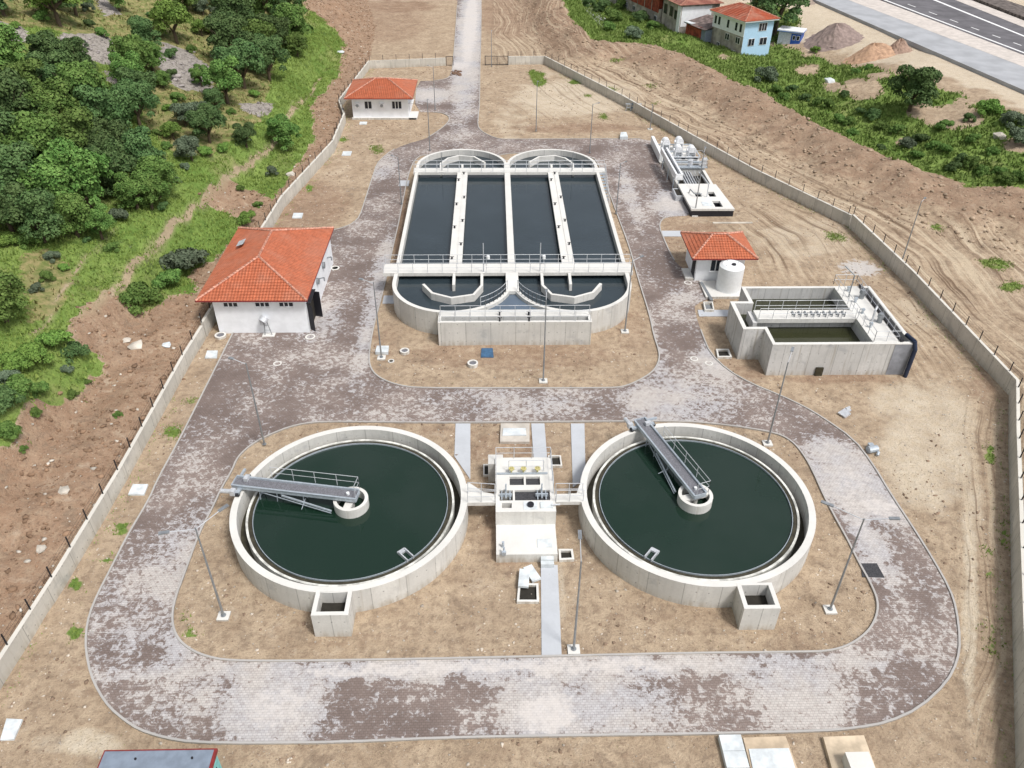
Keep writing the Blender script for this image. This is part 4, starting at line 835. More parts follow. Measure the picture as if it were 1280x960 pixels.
# blue roofed cabin at the lower edge
t = thing('site_cabin', 'turquoise cabin with grey roof and dark red edge at the bottom left edge', 'cabin', (-17, 21, 0))
x0, y1 = G(131, 939, 2.6); x1, _ = G(272, 935, 2.6)
MB().box(x0+.1, y1-3.2, -.1, x1-.08, y1-.08, 2.4).build('wall', M['cyan'], t)
rf = MB().box(x0, y1-3.4, 2.5, x1-.15, y1, 2.58).build('roof', M['slate'], t)
MB().box(x1-.15, y1-3.4, 2.42, x1, y1, 2.62).box(x0, y1, 2.45, x1, y1+.05, 2.62).box(x0-.05, y1-3.4, 2.45, x0, y1+.05, 2.6).build('roof_edge', M['maroon'], t)
for fx in (.3, .8): MB().cyl((x0+(x1-x0)*fx, y1-.45), .06, 2.58, 2.66, 8).build('roof_bolt', M['black'], rf)
MB().box(x1-.085, y1-1.2, .9, x1-.05, y1-.5, 1.8).build('window', M['glass'], t)
# ------------------------------------------------------------------ inlet works
t = thing('inlet_works', 'grey screening machines over a concrete channel beside the diagonal wall, far right', 'inlet works', (28, 104, 0))
Zi = 1.0
MB().plate([(24.9, 102.9), (29.9, 102.9), (29.9, 112.5), (24.9, 112.5)], [[(25.25, 103.2), (29.5, 103.2), (29.5, 108.3), (25.25, 108.3)], [(25.3, 109.0), (29.5, 109.0), (29.5, 112.1), (25.3, 112.1)]], -.2, Zi).build('channel_wall', M['conc'], t)
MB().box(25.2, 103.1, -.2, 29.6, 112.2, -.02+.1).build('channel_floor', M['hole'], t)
m = MB()
for i in range(5): m.bar((26.3+i*.35, 103.3, .75), (26.3+i*.35, 108.2, .75), .12, .25)
m.build('screen_channel', M['steel'], t)
o = MB(); 
o.box(24.0, 102.0, .25, 25.1, 111.5, .3)
m = MB(); p, q = Vector((24.9, 102.2, 2.35)), Vector((24.55, 112.0, 2.5))
m.bar(p-Vector((.36, 0, 0)), q-Vector((.36, 0, 0)), .26, .8).bar(p+Vector((.36, 0, 0)), q+Vector((.36, 0, 0)), .26, .8).bar(p-Vector((0, 0, .3)), q-Vector((0, 0, .3)), .5, .1).bar(p-Vector((.49, 0, 0)), p+Vector((.49, 0, 0)), .2, .8); m.build('screw_conveyor', M['frame'], t); MB().bar(p-Vector((0, 0, .12)), q-Vector((0, 0, .12)), .42, .16).build('conveyor_screw', M['grate_dark'], t)
for i_ in range(5): MB().box(25.6+i_*.9, 112.3, .9, 26.1+i_*.9, 112.7, 1.3+.15*(i_ % 2)).build('pipe_flange', M['galv'] if i_ % 2 else M['grate_dark'], t)
MB().path([(25.2, 111.9, 1.5), (29.9, 111.9, 1.5), (29.9, 115.6, 1.5)], .12, 8).build('water_pipe', M['steel'], t)
m = MB()
for y in (103, 107, 111): m.bar((24.4, y, 0), (24.4, y, 2.0), .12, .12).bar((25.1, y, 0), (25.1, y, 2.0), .12, .12)
m.build('conveyor_legs', M['galv'], t)
for x, y in ((25.8, 117.0), (27.9, 117.4), (27.1, 113.9), (29.0, 113.7)):
    m = MB().tube((x, y-.6, 1.95), (x, y+.7, 1.95), .55, 20).box(x-.54, y-.62, .9, x+.54, y+.72, 1.95); b = m.build('drum_screen', M['frame'], t); MB().box(x-.4, y-.635, 1.0, x+.4, y-.625, 1.7).box(x-.5, y-.9, .5, x+.5, y-.65, .9).build('drum_outlet', M['polem'], b); MB().tube((x-.75, y, 1.9), (x-.55, y, 1.9), .22, 12).build('drive_motor', M['frame'], b)
MB().plate([(24.4, 112.8), (30.2, 112.8), (30.2, 120.0), (24.6, 120.0)], [], -.1, .35).build('base_slab', M['conc'], t)
m = MB()
for y in (112.9, 115.6, 118.8): m.bar((24.9, y, .95), (30.1, y, .95), .2, .12)
for x in (25, 27.4, 30): 
    for y in (113, 115.6, 118.8): m.bar((x, y, .3), (x, y, 1.0), .12, .12)
m.build('machine_frame', M['galv'], t)
MB().box(24.3, 113.2, .3, 24.75, 121., 1.5).build('side_duct', M['whitep'], t)
MB().bar((25.0, 108.5, 1.35), (30.2, 108.5, 1.35), .8, .12).bar((25, 110.5, 1.3), (30.2, 110.5, 1.3), .5, .1).build('platform', M['galv'], t)
MB().rail([(25.2, 108.1, 1.4), (30.1, 108.1, 1.4), (30.1, 111.8, 1.4), (25.4, 111.8, 1.4)], 1.1, 1.2).build('railing', M['rail'], t)
MB().tube((27.8, 108.8, 1.4), (27.8, 108.8, 2.2), .35, 14).box(29.4, 108.2, 1.4, 30.0, 108.8, 2.6).build('gate_actuator', M['steel'], t)
MB().box(24.2, 99.6, -.1, 25.3, 102.2, .75).build('screenings_bin', M['steel'], t)
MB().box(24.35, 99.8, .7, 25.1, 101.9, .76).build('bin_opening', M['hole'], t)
MB().rail([(27.9, 103.2, .6), (27.9, 106.5, .6)], 1.0, 1.2).build('railing', M['rail'], t)
t = thing('grit_chamber', 'white topped concrete chamber with square openings and dark side, next to the screens', 'chamber', (28, 95, 0))
ho = [[(26.4, 95.1), (27.3, 95.1), (27.3, 96.6), (26.4, 96.6)]]
a0 = [[(28.4, 95.3), (29.4, 95.3), (29.4, 97.2), (28.4, 97.2)], [(26.6, 98.6), (27.4, 98.6), (27.4, 100.0), (26.6, 100.0)], [(28.4, 98.6), (29.3, 98.6), (29.3, 100.2), (28.4, 100.2)]]
MB().plate([(25.2, 94.7), (30.75, 94.7), (30.2, 102.85), (25.0, 102.85)], a0, .8, 1.08).build('top_slab', M['conc_white'], t)
MB().plate([(25.25, 94.75), (30.7, 94.75), (30.15, 102.8), (25.05, 102.8)], a0, -.1, .8).build('side_wall', M['black'], t)
MB().box(26.5, 95.2, 0, 29.5, 100.4, .2).build('chamber_floor', M['hole'], t)
MB().box(26.9, 95.6, 1.08, 28.1, 96.9, 1.12).build('hatch_cover', M['cover'], t)
MB().path([(25.9, 99.8, 1.1), (26.0, 99.8, 1.6), (26.3, 98.6, 1.5), (27.3, 98.5, 1.5)], .07).build('vent_pipe', M['polem'], t)
MB().path([(28.0, 98.5, 1.1), (28.0, 98.5, 2.8), (27.6, 99.5, 3.2), (27.3, 101.5, 3.3)], .07).build('vent_pipe', M['rail'], t)
# ------------------------------------------------------------------ street lamps
def lamp(px, py, label, h=8.2, arms=((1.6, 0),), base=True, zt=0, xy=None, zb=0):
    x, y = xy or G(px, py, zb); t = thing('street_lamp', label, 'street lamp', (x, y, zb), 'lamp posts around the yard')
    if base: MB().box(x-.38, y-.35, zb-.1, x+.38, y+.35, zb+.14).build('base_block', M['conc'], t)
    MB().tube((x, y, zb+.1), (x, y, zb+h), .08, 10, .045).cyl((x, y), .17, zb+.16, zb+.2, 10).build('pole', M['polem'], t)
    for dx, dy in arms:
        o = MB().tube((x, y, zb+h-.1), (x+dx*.75, y+dy*.75, zb+h+.15), .03, 6).build('lamp_arm', M['rail'], t)
        L = math.hypot(dx, dy); ux, uy = dx/L, dy/L
        MB().bar((x+dx*.7, y+dy*.7, zb+h+.15), (x+dx, y+dy, zb+h+.19), .22, .08).build('lamp_head', M['polem'], t)
lamp(280, 771, 'twin armed lamp post inside the curve of kerb left of the left round tank', arms=((-1.9, -.6), (1.5, 1.7)))
lamp(1037, 763, 'twin armed lamp post on a pale block near the lower right curve of the road', arms=((-2.2, 1.3), (2.0, -.2)), h=8.5)
lamp(717, 813, 'lamp post beside the footpath below the pump chamber', arms=((.1, 2.2),))
lamp(331, 557, 'lamp post above the left round tank', arms=((-1.4, .5),), base=False)
lamp(959, 555, 'lamp post on a pale block above the right round tank', arms=((.9, 1.8),))
lamp(679, 477, 'lamp post standing in front of the big double tank', arms=((.1, 1.5),), h=8.6)
lamp(477, 448, 'lamp post near the left corner of kerb below the big double tank', arms=((-1.3, .3),))
lamp(781, 415, 'lamp post at the lower right corner of the big double tank', arms=((1.1, .5),), h=8.)
lamp(502, 256, 'lamp post in the strip of soil left of the big double tank', arms=((-.9, .2),), h=6.4, base=False)
lamp(537.5, 189, 'lamp post at the upper left end of the big double tank', arms=((.2, -1.2),), h=7.8, base=False)
lamp(544, 138, 'lamp post on the paved forecourt of the far gatehouse', arms=((-1, .2),), h=7.2, base=False)
lamp(737, 192, 'lamp post at the upper right end of the big double tank', arms=((1, -.1),), h=7.4, base=False)
lamp(670, 165, 'lamp post at the edge of the sandy plot right of the entrance road', arms=((.1, -1.2),), h=8, base=False)
lamp(770, 268, 'lamp post at the right flank of the big double tank', arms=((.8, .1),), h=6.8, base=False)
lamp(868, 270, 'lamp post at the corner of the white topped chamber by the screens', arms=((.4, 1.2),), h=8.4)
lamp(812.5, 162, 'short lamp post by the diagonal wall near the screening machines', arms=((-.2, -.7),), h=4)
lamp(614.5, 84, 'faint far lamp post just inside the open sliding gate', arms=((.1, .9),), h=6.5, base=False)
lamp(0, 0, 'lamp post rising behind the boundary wall on the right', arms=((.6, .5),), h=7.4, base=False, xy=(46.2, 80.2), zb=.9)
# ------------------------------------------------------------------ small site things
def ring_cover(px, py, label, r=.5, hgt=.25, lid=True, z=0):
    x, y = G(px, py, z); t = thing('manhole', label, 'manhole', (x, y, z), 'round manholes')
    MB().ring((x, y), r, r*.68, z-.1, z+hgt, 28).build('manhole_ring', M['conc_white'], t); MB().cyl((x, y), r*.7, z-.08, z+hgt-.08 if lid else z+.02, 20).build('manhole_lid', M['grate'] if lid else M['hole'], t)
ring_cover(276, 421, 'pale round manhole at the front left corner of the large white building', .55)
ring_cover(388, 422, 'round manhole on the paving at the front right corner of the large white building', .5, .12)
ring_cover(419, 336, 'round manhole on the paving right of the large white building', .5, .14)
ring_cover(506, 441, 'pale round manhole nearest the lower left kerb corner by the double tank', .45, .3)
ring_cover(591, 457, 'pale round manhole in the soil in front of the big double tank', .5, .35)
ring_cover(867.5, 449.5, 'left of two small round manholes in a pale patch of the right road', .38, .1)
ring_cover(886, 455, 'right of two small round manholes in a pale patch of the right road', .38, .1)
ring_cover(860, 354, 'dark round manhole in the paving beside the small hut', .45, .08)
ring_cover(347, 455, 'round manhole on the paved yard below the large white building', .4, .08)
ring_cover(489, 452, 'hollow manhole ring by the lamp base at the lower left kerb corner', .3, .1, False)
def slab(P, label, z1=.12, mat=None, z0=-.05, name='concrete_slab', cat='slab'):
    return tag(MB().plate([G(*p, z1) for p in P], [], z0, z1).build(name, mat or M['cover'], label=label, cat=cat))
slab([(0, 925), (17, 924), (28, 899), (8, 898)], 'white slab on the soil at the lower left edge of the photo')
slab([(160, 618), (180, 618), (185, 605), (166, 605)], 'white square slab between the left wall and the road')
slab([(256, 447), (271, 447), (272, 438), (259, 438)], 'small white slab below the large white building near the wall')
slab([(469, 440), (485, 440), (486, 432), (471, 432)], 'small white slab by the lamp post left of the double tank', .3)
slab([(365, 272), (377, 272), (379, 266), (367, 266)], 'white slab in the soil behind the large white building')
slab([(427, 194), (438, 194), (440, 189), (429, 189)], 'white slab on the soil before the far gatehouse')
slab([(449, 155), (458, 155), (459, 152), (450, 152)], 'tiny pale slab right in front of the far gatehouse wall')
slab([(601, 446), (617, 446), (616, 435), (602, 435)], 'dark blue steel plate at the foot of the big double tank', .1, M['bluecover'], name='steel_plate', cat='plate')
slab([(775, 171), (785, 171), (783, 165), (776, 165)], 'pale block pile on the sandy plot beside the upper road', .5)
slab([(625, 552), (662, 552), (662, 529), (626, 529)], 'pale concrete pad with a white cover above the pump chamber', .25, mat_plain('pad_concrete', (.5, .46, .41), .85, 0, .15, 1.2))
slab([(628, 544), (658, 544), (657, 535), (629, 535)], 'white metal cover on the pad above the pump chamber', .33, M['cover'], .25, 'metal_cover', 'cover')
slab([(1078, 721), (1106, 722), (1096, 704), (1076, 704)], 'dark rectangular drain grate set in the right hand road', .075, M['grate_dark'], name='drain_grate', cat='grate')
def pit(P, label, z=.25, w=.16, cover=None):
    Q = [G(*p, z) for p in P]; cx = sum(q[0] for q in Q)/4; cy = sum(q[1] for q in Q)/4
    t = thing('square_pit', label, 'pit', (cx, cy, 0), 'open square pits')
    I_ = [(cx+(x-cx)*(1-2*w/abs(Q[1][0]-Q[0][0])), cy+(y-cy)*(1-2*w/abs(Q[2][1]-Q[1][1]))) for x, y in Q]
    MB().plate(Q, [I_], -.05, z).build('pit_wall', M['conc_white'], t)
    MB().plate(I_, [], -.06, .05).build('pit_floor', cover or M['hole'], t)
pit([(646, 752), (674, 752), (673, 729), (648, 729)], 'open square pit with two loose lids beside the lower footpath')
pit([(699, 700), (718, 699), (716, 686), (698, 686)], 'open square pit beside the lower slab of the pump chamber')
pit([(686, 582), (703, 582), (701, 569), (685, 569)], 'open square pit at the upper right corner of the pump chamber', .25, .12)
pit([(897, 446), (915, 446), (911, 436), (895, 436)], 'open square pit beside the road left of the grey sludge tank')
pit([(881, 387), (893, 387), (891, 377), (879, 377)], 'grey grated pit below the plinth of the white plastic tank', .35, .12, M['polem'])
pit([(604, 594), (615, 594), (615, 580), (604, 580)], 'small pit at the left side of the pump chamber', .2, .1)
def lid(px, py, w, l, h, rz, label, z=.1, tilt=0):
    x, y = G(px, py, z); o = MB().box(-w/2, -l/2, 0, w/2, l/2, h).build('pit_lid', M['cover'], label=label, cat='lid', group='loose pit lids'); o.location = (x, y, z); o.rotation_euler = (tilt, 0, rz)
lid(655, 724, .7, 1.5, .18, -.1, 'loose pale pit lid lying across the upper left rim of the open pit', .3)
lid(665, 718, .65, 1.35, .18, .45, 'loose pale pit lid turned askew on the soil between open pit and footpath', .12)
for dx, lb in ((0, 'left'), (0, 'right')): pass
x, y = G(917, 939, .3)
for k, lb in enumerate(('nearer', 'farther')):
    tag(MB().box(x-.62, y-.98+k*.96, 0, x+.62, y-.04+k*.96, .4).build('concrete_cover', M['cover'], label=f'{lb} of two white concrete covers side by side at the bottom edge, right of centre', cat='cover', group='white covers at the bottom edge'))
t = thing('valve_chamber', 'wide sand coloured concrete pad with pale cover at the bottom right', 'concrete pad', (15.2, 23.5, 0))
P = [G(*p, .3) for p in ((942, 975), (1001, 972), (982, 920), (929, 922))]; MB().plate(P, [], -.1, .3).build('pad', mat_plain('sandy_concrete', (.5, .4, .29), .85, 0, .2, 1.), t)
P = [G(*p, .36) for p in ((944, 975), (998, 972), (986, 935), (936, 936))]; MB().plate(P, [], .3, .36).build('cover', M['cover'], t)
t = thing('valve_chamber', 'sandy concrete pad with a raised white block at the bottom right edge', 'concrete pad', (19.5, 23.4, 0))
P = [G(*p, .3) for p in ((1044, 975), (1100, 975), (1080, 919), (1029, 921))]; MB().plate(P, [], -.1, .3).build('pad', mat_plain('sandy_concrete', (.56, .46, .34), .85, 0, .25, 1.), t)
x, y = G(1072, 942, 1.1); MB().box(x-.65, y-1.2, .3, x+.65, y+.1, 1.1).build('raised_block', M['conc_white'], t)
# flood light stand by the service building
t = thing('floodlight', 'floodlight on a small ladder stand before the large white building', 'floodlight', (-23, 67, 0))
x, y = G(336, 419, .1)
MB().box(x-.6, y-.3, -.1, x+.6, y+.4, .14).build('base_block', M['conc'], t)
MB().tube((x-.35, y, .1), (x-.2, y, 1.7), .04).tube((x+.35, y, .1), (x+.05, y, 1.7), .04).tube((x-.3, y, .7), (x+.28, y, .7), .03).tube((x-.25, y, 1.2), (x+.18, y, 1.2), .03).build('stand', M['polem'], t)
MB().tube((x-.35, y-.1, 1.7), (x-.1, y+.25, 2.0), .42, 14).box(x-.6, y-.1, 1.3, x-.25, y+.15, 1.8).build('lamp_head', M['steel'], t)
# rubble and scrap
def rock(x, y, z, s, name='rock', seed=0, flat=.6):
    import bmesh
    bm = bmesh.new(); bmesh.ops.create_icosphere(bm, subdivisions=1, radius=s)
    r_ = random.Random(seed)
    for v in bm.verts: v.co *= r_.uniform(.7, 1.2); v.co.z *= flat
    i = [(v.co.x+x, v.co.y+y, v.co.z+z) for v in bm.verts]; f = [[v.index for v in q.verts] for q in bm.faces]; bm.free(); return i, f
t = thing('scrap_heap', 'bent sheet metal scrap lying on the soil right of the kerb bend', 'scrap', (*G(1055, 517), 0))
x, y = G(1055, 517); MB().bar((x-.5, y-.3, .15), (x+.5, y+.35, .25), .5, .12).bar((x-.3, y-.6, .12), (x+.3, y-.3, .3), .3, .2).tube((x+.2, y+.3, .3), (x+.6, y+.5, .3), .12).build('metal_piece', M['steel'], t)
t = thing('removed_pump', 'grey pump and pipe scrap lying by the kerb above the right road bend', 'pump', (*G(1090, 567), 0))
x, y = G(1090, 566); MB().tube((x-.4, y, .3), (x+.4, y+.2, .3), .3, 12).box(x-.2, y+.2, 0, x+.2, y+.7, .5).tube((x+.2, y-.5, .15), (x+.4, y-.2, .25), .12, 8).build('pump_body', M['galv'], t)
t = thing('trestle', 'blue grey metal trestles leaning against the diagonal wall, far right', 'trestle', (*G(790, 138), 0))
for i in range(3):
    x, y = G(785+i*6, 139); MB().bar((x-.4, y, 0), (x-.2, y, 1.2), .08, .08).bar((x+.5, y, 0), (x+.2, y, 1.2), .08, .08).bar((x-.3, y, .6), (x+.35, y, .6), .08, .1).bar((x-.5, y+.1, 1.2), (x+.6, y+.1, 1.2), .3, .08).build('trestle_frame', M['bluecover' if i % 2 else 'galv'], t)
t = thing('rubble_heap', 'small dark rubble heap on the pale paving just inside the gate', 'rubble', (*G(572, 92.5), 0))
x, y = G(572, 92.5); m = MB()
for i in range(26):
    vv, ff = rock(x+rng.normal()*.7, y+rng.normal()*1.0, .15, .3*rng.random()+.15, seed=i); o = len(m.v); m.v += vv; m.f += [tuple(a+o for a in q) for q in ff]
m.build('rubble', mat_plain('dark_earth', (.16, .1, .07), .95, 0, .3), t)
tag(MB().box(*G(838, 282), 0, G(838, 282)[0]+5, G(838, 282)[1]+.3, .12).build('timber_plank', M['stone'], label='timber planks lying on soil behind the small orange roofed hut', cat='planks')).location = (5.5, .5, 0)
# ------------------------------------------------------------------ vegetation
def leaf_mesh(name, mat, n, lobes, leaf, seed, hgt=1.6, squash=1., hollow=.55, zlow=.25):
    """crown of unit radius: leaf quads gathered round many lobes"""
    g = np.random.default_rng(seed); pts = []
    L = []
    for i in range(lobes):
        a = g.random()*2*math.pi; r = .68*math.sqrt(g.random()); z = zlow+.15+(hgt-zlow-.3)*g.random()**.8
        taper = 1-.45*max(0, (z/hgt-.5))*2*.8; L.append((r*1.12*math.cos(a)*taper, r*1.12*math.sin(a)*taper, z, .15+.26*g.random()))
    L.append((0, 0, hgt*.62, .5))
    W = np.array([l[3]**2 for l in L]); W /= W.sum(); k = g.choice(len(L), n, p=W); L = np.array(L)
    d = g.normal(size=(n, 3)); d /= np.linalg.norm(d, axis=1)[:, None]; d[:, 2] = np.where(d[:, 2] < -.3, -d[:, 2], d[:, 2])
    rr = (hollow+(1-hollow)*g.random(n)**.5)[:, None]
    P = L[k, :3]+d*rr*L[k, 3][:, None]*np.array([1, 1, .85*squash]); P[:, 2] = np.maximum(P[:, 2], .06)
    nn = d+g.normal(size=(n, 3))*.55; nn /= np.linalg.norm(nn, axis=1)[:, None]
    t = np.cross(nn, g.normal(size=(n, 3))); t /= np.linalg.norm(t, axis=1)[:, None]; b = np.cross(nn, t)
    s = (leaf*(.6+.8*g.random(n)))[:, None]; el = (.6+.5*g.random(n))[:, None]
    V = np.stack([P-t*s*.5, P-b*s*.5*el, P+t*s*.5, P+b*s*.5*el], 1).reshape(-1, 3)
    me = bpy.data.meshes.new(name); me.vertices.add(4*n); me.vertices.foreach_set('co', V.ravel()); me.loops.add(4*n); me.loops.foreach_set('vertex_index', np.arange(4*n))
    me.polygons.add(n); me.polygons.foreach_set('loop_start', np.arange(0, 4*n, 4)); me.polygons.foreach_set('loop_total', np.full(n, 4)); me.update(); me.materials.append(mat)
    return me
def trunk_mesh(seed, hgt=1.5):
    r_ = random.Random(seed); m = MB(); m.tube((0, 0, -.25), (.03, .02, .45), .09, 8, .06)
    for i in range(6):
        a = i*1.05+r_.random(); q = (.5*math.cos(a), .5*math.sin(a), hgt*(.55+.3*r_.random())); m.tube((.03, .02, .35+.05*i), q, .04, 5, .012)
        m.tube(q, (q[0]*1.4, q[1]*1.4, q[2]+.15), .012, 4, .005)
    me = bpy.data.meshes.new('trunk'); me.from_pydata(m.v, [], m.f); me.materials.append(M['bark']); return me
TR = {}
for nm, mat, n, lobes, leaf, hg in (('oak', 'leaf', 11000, 34, .075, 1.75), ('oak', 'leaf', 11000, 36, .075, 1.6), ('oak', 'leafdark', 11000, 32, .075, 1.8), ('oak', 'leafdark', 11000, 34, .075, 1.6), ('green', 'leaflight', 8000, 26, .08, 1.5), ('grey', 'leafgrey', 8000, 28, .075, 1.5)):
    TR.setdefault(nm, []).append((leaf_mesh(nm+'_crown', M[mat], n, lobes, leaf, len(TR)*7+n+lobes, hg), trunk_mesh(n+lobes, hg)))
BU = {}
for nm, mat in (('green', 'leaflight'), ('mid', 'leaf'), ('dark', 'leafdark'), ('grey', 'leafgrey')):
    for s in range(2): BU.setdefault(nm, []).append((leaf_mesh(nm+'_bush', M[mat], 5000, 18, .095, 50+s, 1.0, zlow=.05, hollow=.45), None))
def tree_like(lib): return any(lib is v for v in TR.values())
ORD = 'first second third fourth fifth sixth seventh eighth ninth tenth eleventh twelfth thirteenth fourteenth fifteenth sixteenth seventeenth eighteenth nineteenth twentieth twenty-first twenty-second twenty-third twenty-fourth twenty-fifth twenty-sixth twenty-seventh twenty-eighth twenty-ninth thirtieth thirty-first thirty-second thirty-third thirty-fourth thirty-fifth thirty-sixth thirty-seventh thirty-eighth thirty-ninth fortieth'.split()
def rows(L, nrow):
    out = {}; srt = sorted(range(len(L)), key=lambda i: L[i][1]); per = math.ceil(len(L)/nrow)
    for r in range(nrow):
        for k, i in enumerate(sorted(srt[r*per:(r+1)*per], key=lambda i: L[i][0])): out[i] = (ORD[r], ORD[k])
    return out
def plant(px, py, rpx, lib, idx, name, label, cat, group, drop=.8, kz=1., xyz=None):
    if xyz is None: x, y, z = hit(px, py+rpx*drop)
    else: x, y, z = xyz
    dist = math.sqrt(x*x+y*y+(z-H)**2); s = rpx*dist/F*(1.22 if tree_like(lib) else 1.)
    if xyz is None and drop > .3:      # nudge so that the crown, not the foot, sits where it is seen
        pass
    cr, tr = lib[idx % len(lib)]; t = thing(name, label, cat, (x, y, z-.1), group, random.uniform(0, 6.28)); t.scale = (s, s, s*kz*random.uniform(.9, 1.1))
    if tr is not None:
        o = bpy.data.objects.new('trunk', tr); C.objects.link(o); o.parent = t
    o = bpy.data.objects.new('crown' if tr is not None else 'foliage', cr); C.objects.link(o); o.parent = t
    return t
dense = [(8, 75, 27), (42, 118, 25), (78, 100, 23), (28, 150, 29), (108, 122, 27), (72, 150, 29), (140, 150, 25), (18, 190, 31), (58, 198, 31), (103, 185, 30), (140, 188, 27), (22, 238, 33), (68, 243, 33), (112, 235, 31), (150, 222, 27), (182, 202, 24), (200, 226, 24), (172, 246, 20), (18, 272, 28), (56, 282, 26), (98, 276, 24), (128, 286, 17), (72, 78, 20), (100, 88, 18), (-12, 130, 26), (-14, 215, 30), (-10, 265, 26), (70, 118, 20), (190, 246, 20)]
G1 = 'trees of the left hillside thicket'
rw = rows(dense, 5)
for i, (x, y, r) in enumerate(dense):
    plant(x, y, r, TR['oak'], i*3+1, 'oak_tree', f'oak of the left thicket, {rw[i][1]} from the left in its {rw[i][0]} row from above', 'tree', G1)
upper = [(290, 65, 24), (305, 90, 25), (285, 112, 22), (328, 62, 23), (337, 86, 20), (300, 30, 22), (330, 14, 22), (368, 42, 20), (355, 12, 20), (346, 48, 18), (290, 4, 18), (372, 60, 14)]
rw = rows(upper, 3)
for i, (x, y, r) in enumerate(upper):
    plant(x, y, r, TR['oak'], i*5+2, 'oak_tree', f'oak of the upper hillside clump, {rw[i][1]} from the left in its {rw[i][0]} row', 'tree', 'trees of the upper hillside clump')
mid = [(172, 84, 22), (186, 55, 18), (180, 120, 20), (165, 100, 18), (192, 78, 14), (175, 142, 20)]
rw = rows(mid, 1)
for i, (x, y, r) in enumerate(mid):
    plant(x, y, r, TR['oak'], i+1, 'oak_tree', f'bushy oak between the bare rock slabs, {rw[i][1]} of the group from the left', 'tree', 'trees beside the rock slabs')
singles = [(75, 12, 26, 'green', 'bright green tree at the top left corner of the hillside'), (222, 38, 21, 'green', 'bright round tree above the bare rock slabs'), (95, 5, 18, 'oak', 'oak right behind the bright green tree at the top left corner'), (5, 5, 18, 'oak', 'oak at the very top left corner of the photo'), (150, 2, 15, 'oak', 'small oak at the top edge left of the dry slope'), (235, 3, 14, 'oak', 'small oak at the top edge above the round bright tree'), (254, 12, 9, 'grey', 'slender grey green tree at the top edge between two oaks'), (253, 38, 9, 'green', 'thin sapling right of the round bright tree'), (252, 100, 10, 'oak', 'small tree on the right end of the bare rock'), (205, 103, 9, 'oak', 'small pair tree at the foot of the bare rock'), (232, 145, 15, 'grey', 'grey green tree in the dry grass below the bare rock'), (262, 163, 19, 'oak', 'lone oak below the rock slope, above the foot trail'), (250, 145, 12, 'grey', 'low grey tree just above the lone oak'), (218, 166, 11, 'green', 'pale young tree left of the lone oak'), (240, 190, 14, 'grey', 'grey shrubby tree beside the foot trail'), (308, 172, 14, 'oak', 'flat dark bush tree just left of the trail fork'), (358, 173, 19, 'oak', 'dark round tree alone on the green slope by the curving wall'), (8, 378, 30, 'oak', 'dark tree cut by the left edge of the photo above the bare cut'), (270, 130, 12, 'oak', 'small oak below the upper clump of trees'), (275, 3, 14, 'oak', 'oak at the top edge left of the upper clump')]
for i, (x, y, r, k, lb) in enumerate(singles):
    plant(x, y, r, TR[k], i, 'hillside_tree', lb, 'tree', None)
bushes = [(341, 213, 9, 'grey', 'small grey bush on the green slope near the curving wall'), (310, 272, 14, 'green', 'light green bush beside the wall behind the large white building'), (322, 255, 7, 'mid', 'little bush on the bare patch by the wall'), (235, 328, 30, 'grey', 'wide sprawling bush on the slope left of the large white building'), (180, 372, 25, 'mid', 'bushy shrub hanging over the top of the bare earth cut'), (215, 350, 20, 'mid', 'bush between the sprawling bush and the shrub over the cut'), (45, 440, 22, 'green', 'bright green bush on the left edge of the cut, lower one'), (72, 425, 20, 'green', 'bright green bush on the brow of the cut, upper one'), (95, 438, 18, 'dark', 'dark green bush on the brow of the cut'), (22, 455, 18, 'green', 'bright bush left of the pair on the brow'), (25, 485, 22, 'mid', 'bush at the left edge below the bright bushes'), (52, 487, 15, 'mid', 'low bush beside the bare slope at the left'), (8, 500, 20, 'dark', 'dark bush cut by the left edge of the photo'), (12, 538, 14, 'mid', 'bush lowest at the left edge of the photo'), (10, 470, 14, 'grey', 'grey leaved bush at the left edge'), (85, 462, 9, 'grey', 'small grey bush at the rim of the bare slope'), (90, 492, 8, 'mid', 'small bush isolated on the bare slope'), (110, 477, 6, 'mid', 'tiny bush on the bare slope, right of the others'), (148, 517, 6, 'mid', 'tiny green tuft bush in the middle of the bare slope'), (45, 515, 8, 'mid', 'small bush at the left of the bare slope'), (40, 300, 14, 'mid', 'low bush under the lower edge of the thicket'), (150, 270, 14, 'grey', 'grey bush at the right foot of the thicket'), (140, 308, 10, 'mid', 'small bush on the grass below the thicket'), (10, 300, 14, 'green', 'green bush at the left edge below the thicket'), (65, 320, 10, 'grey', 'dry grey bush on the dry patch below the thicket'), (300, 235, 6, 'mid', 'small bush at the top of the small landslip'), (30, 560, 6, 'mid', 'tiny bush on the lower bare slope')]
for i, (x, y, r, k, lb) in enumerate(bushes): plant(x, y, r, BU[k], i, 'bush', lb, 'bush', None, drop=.45)
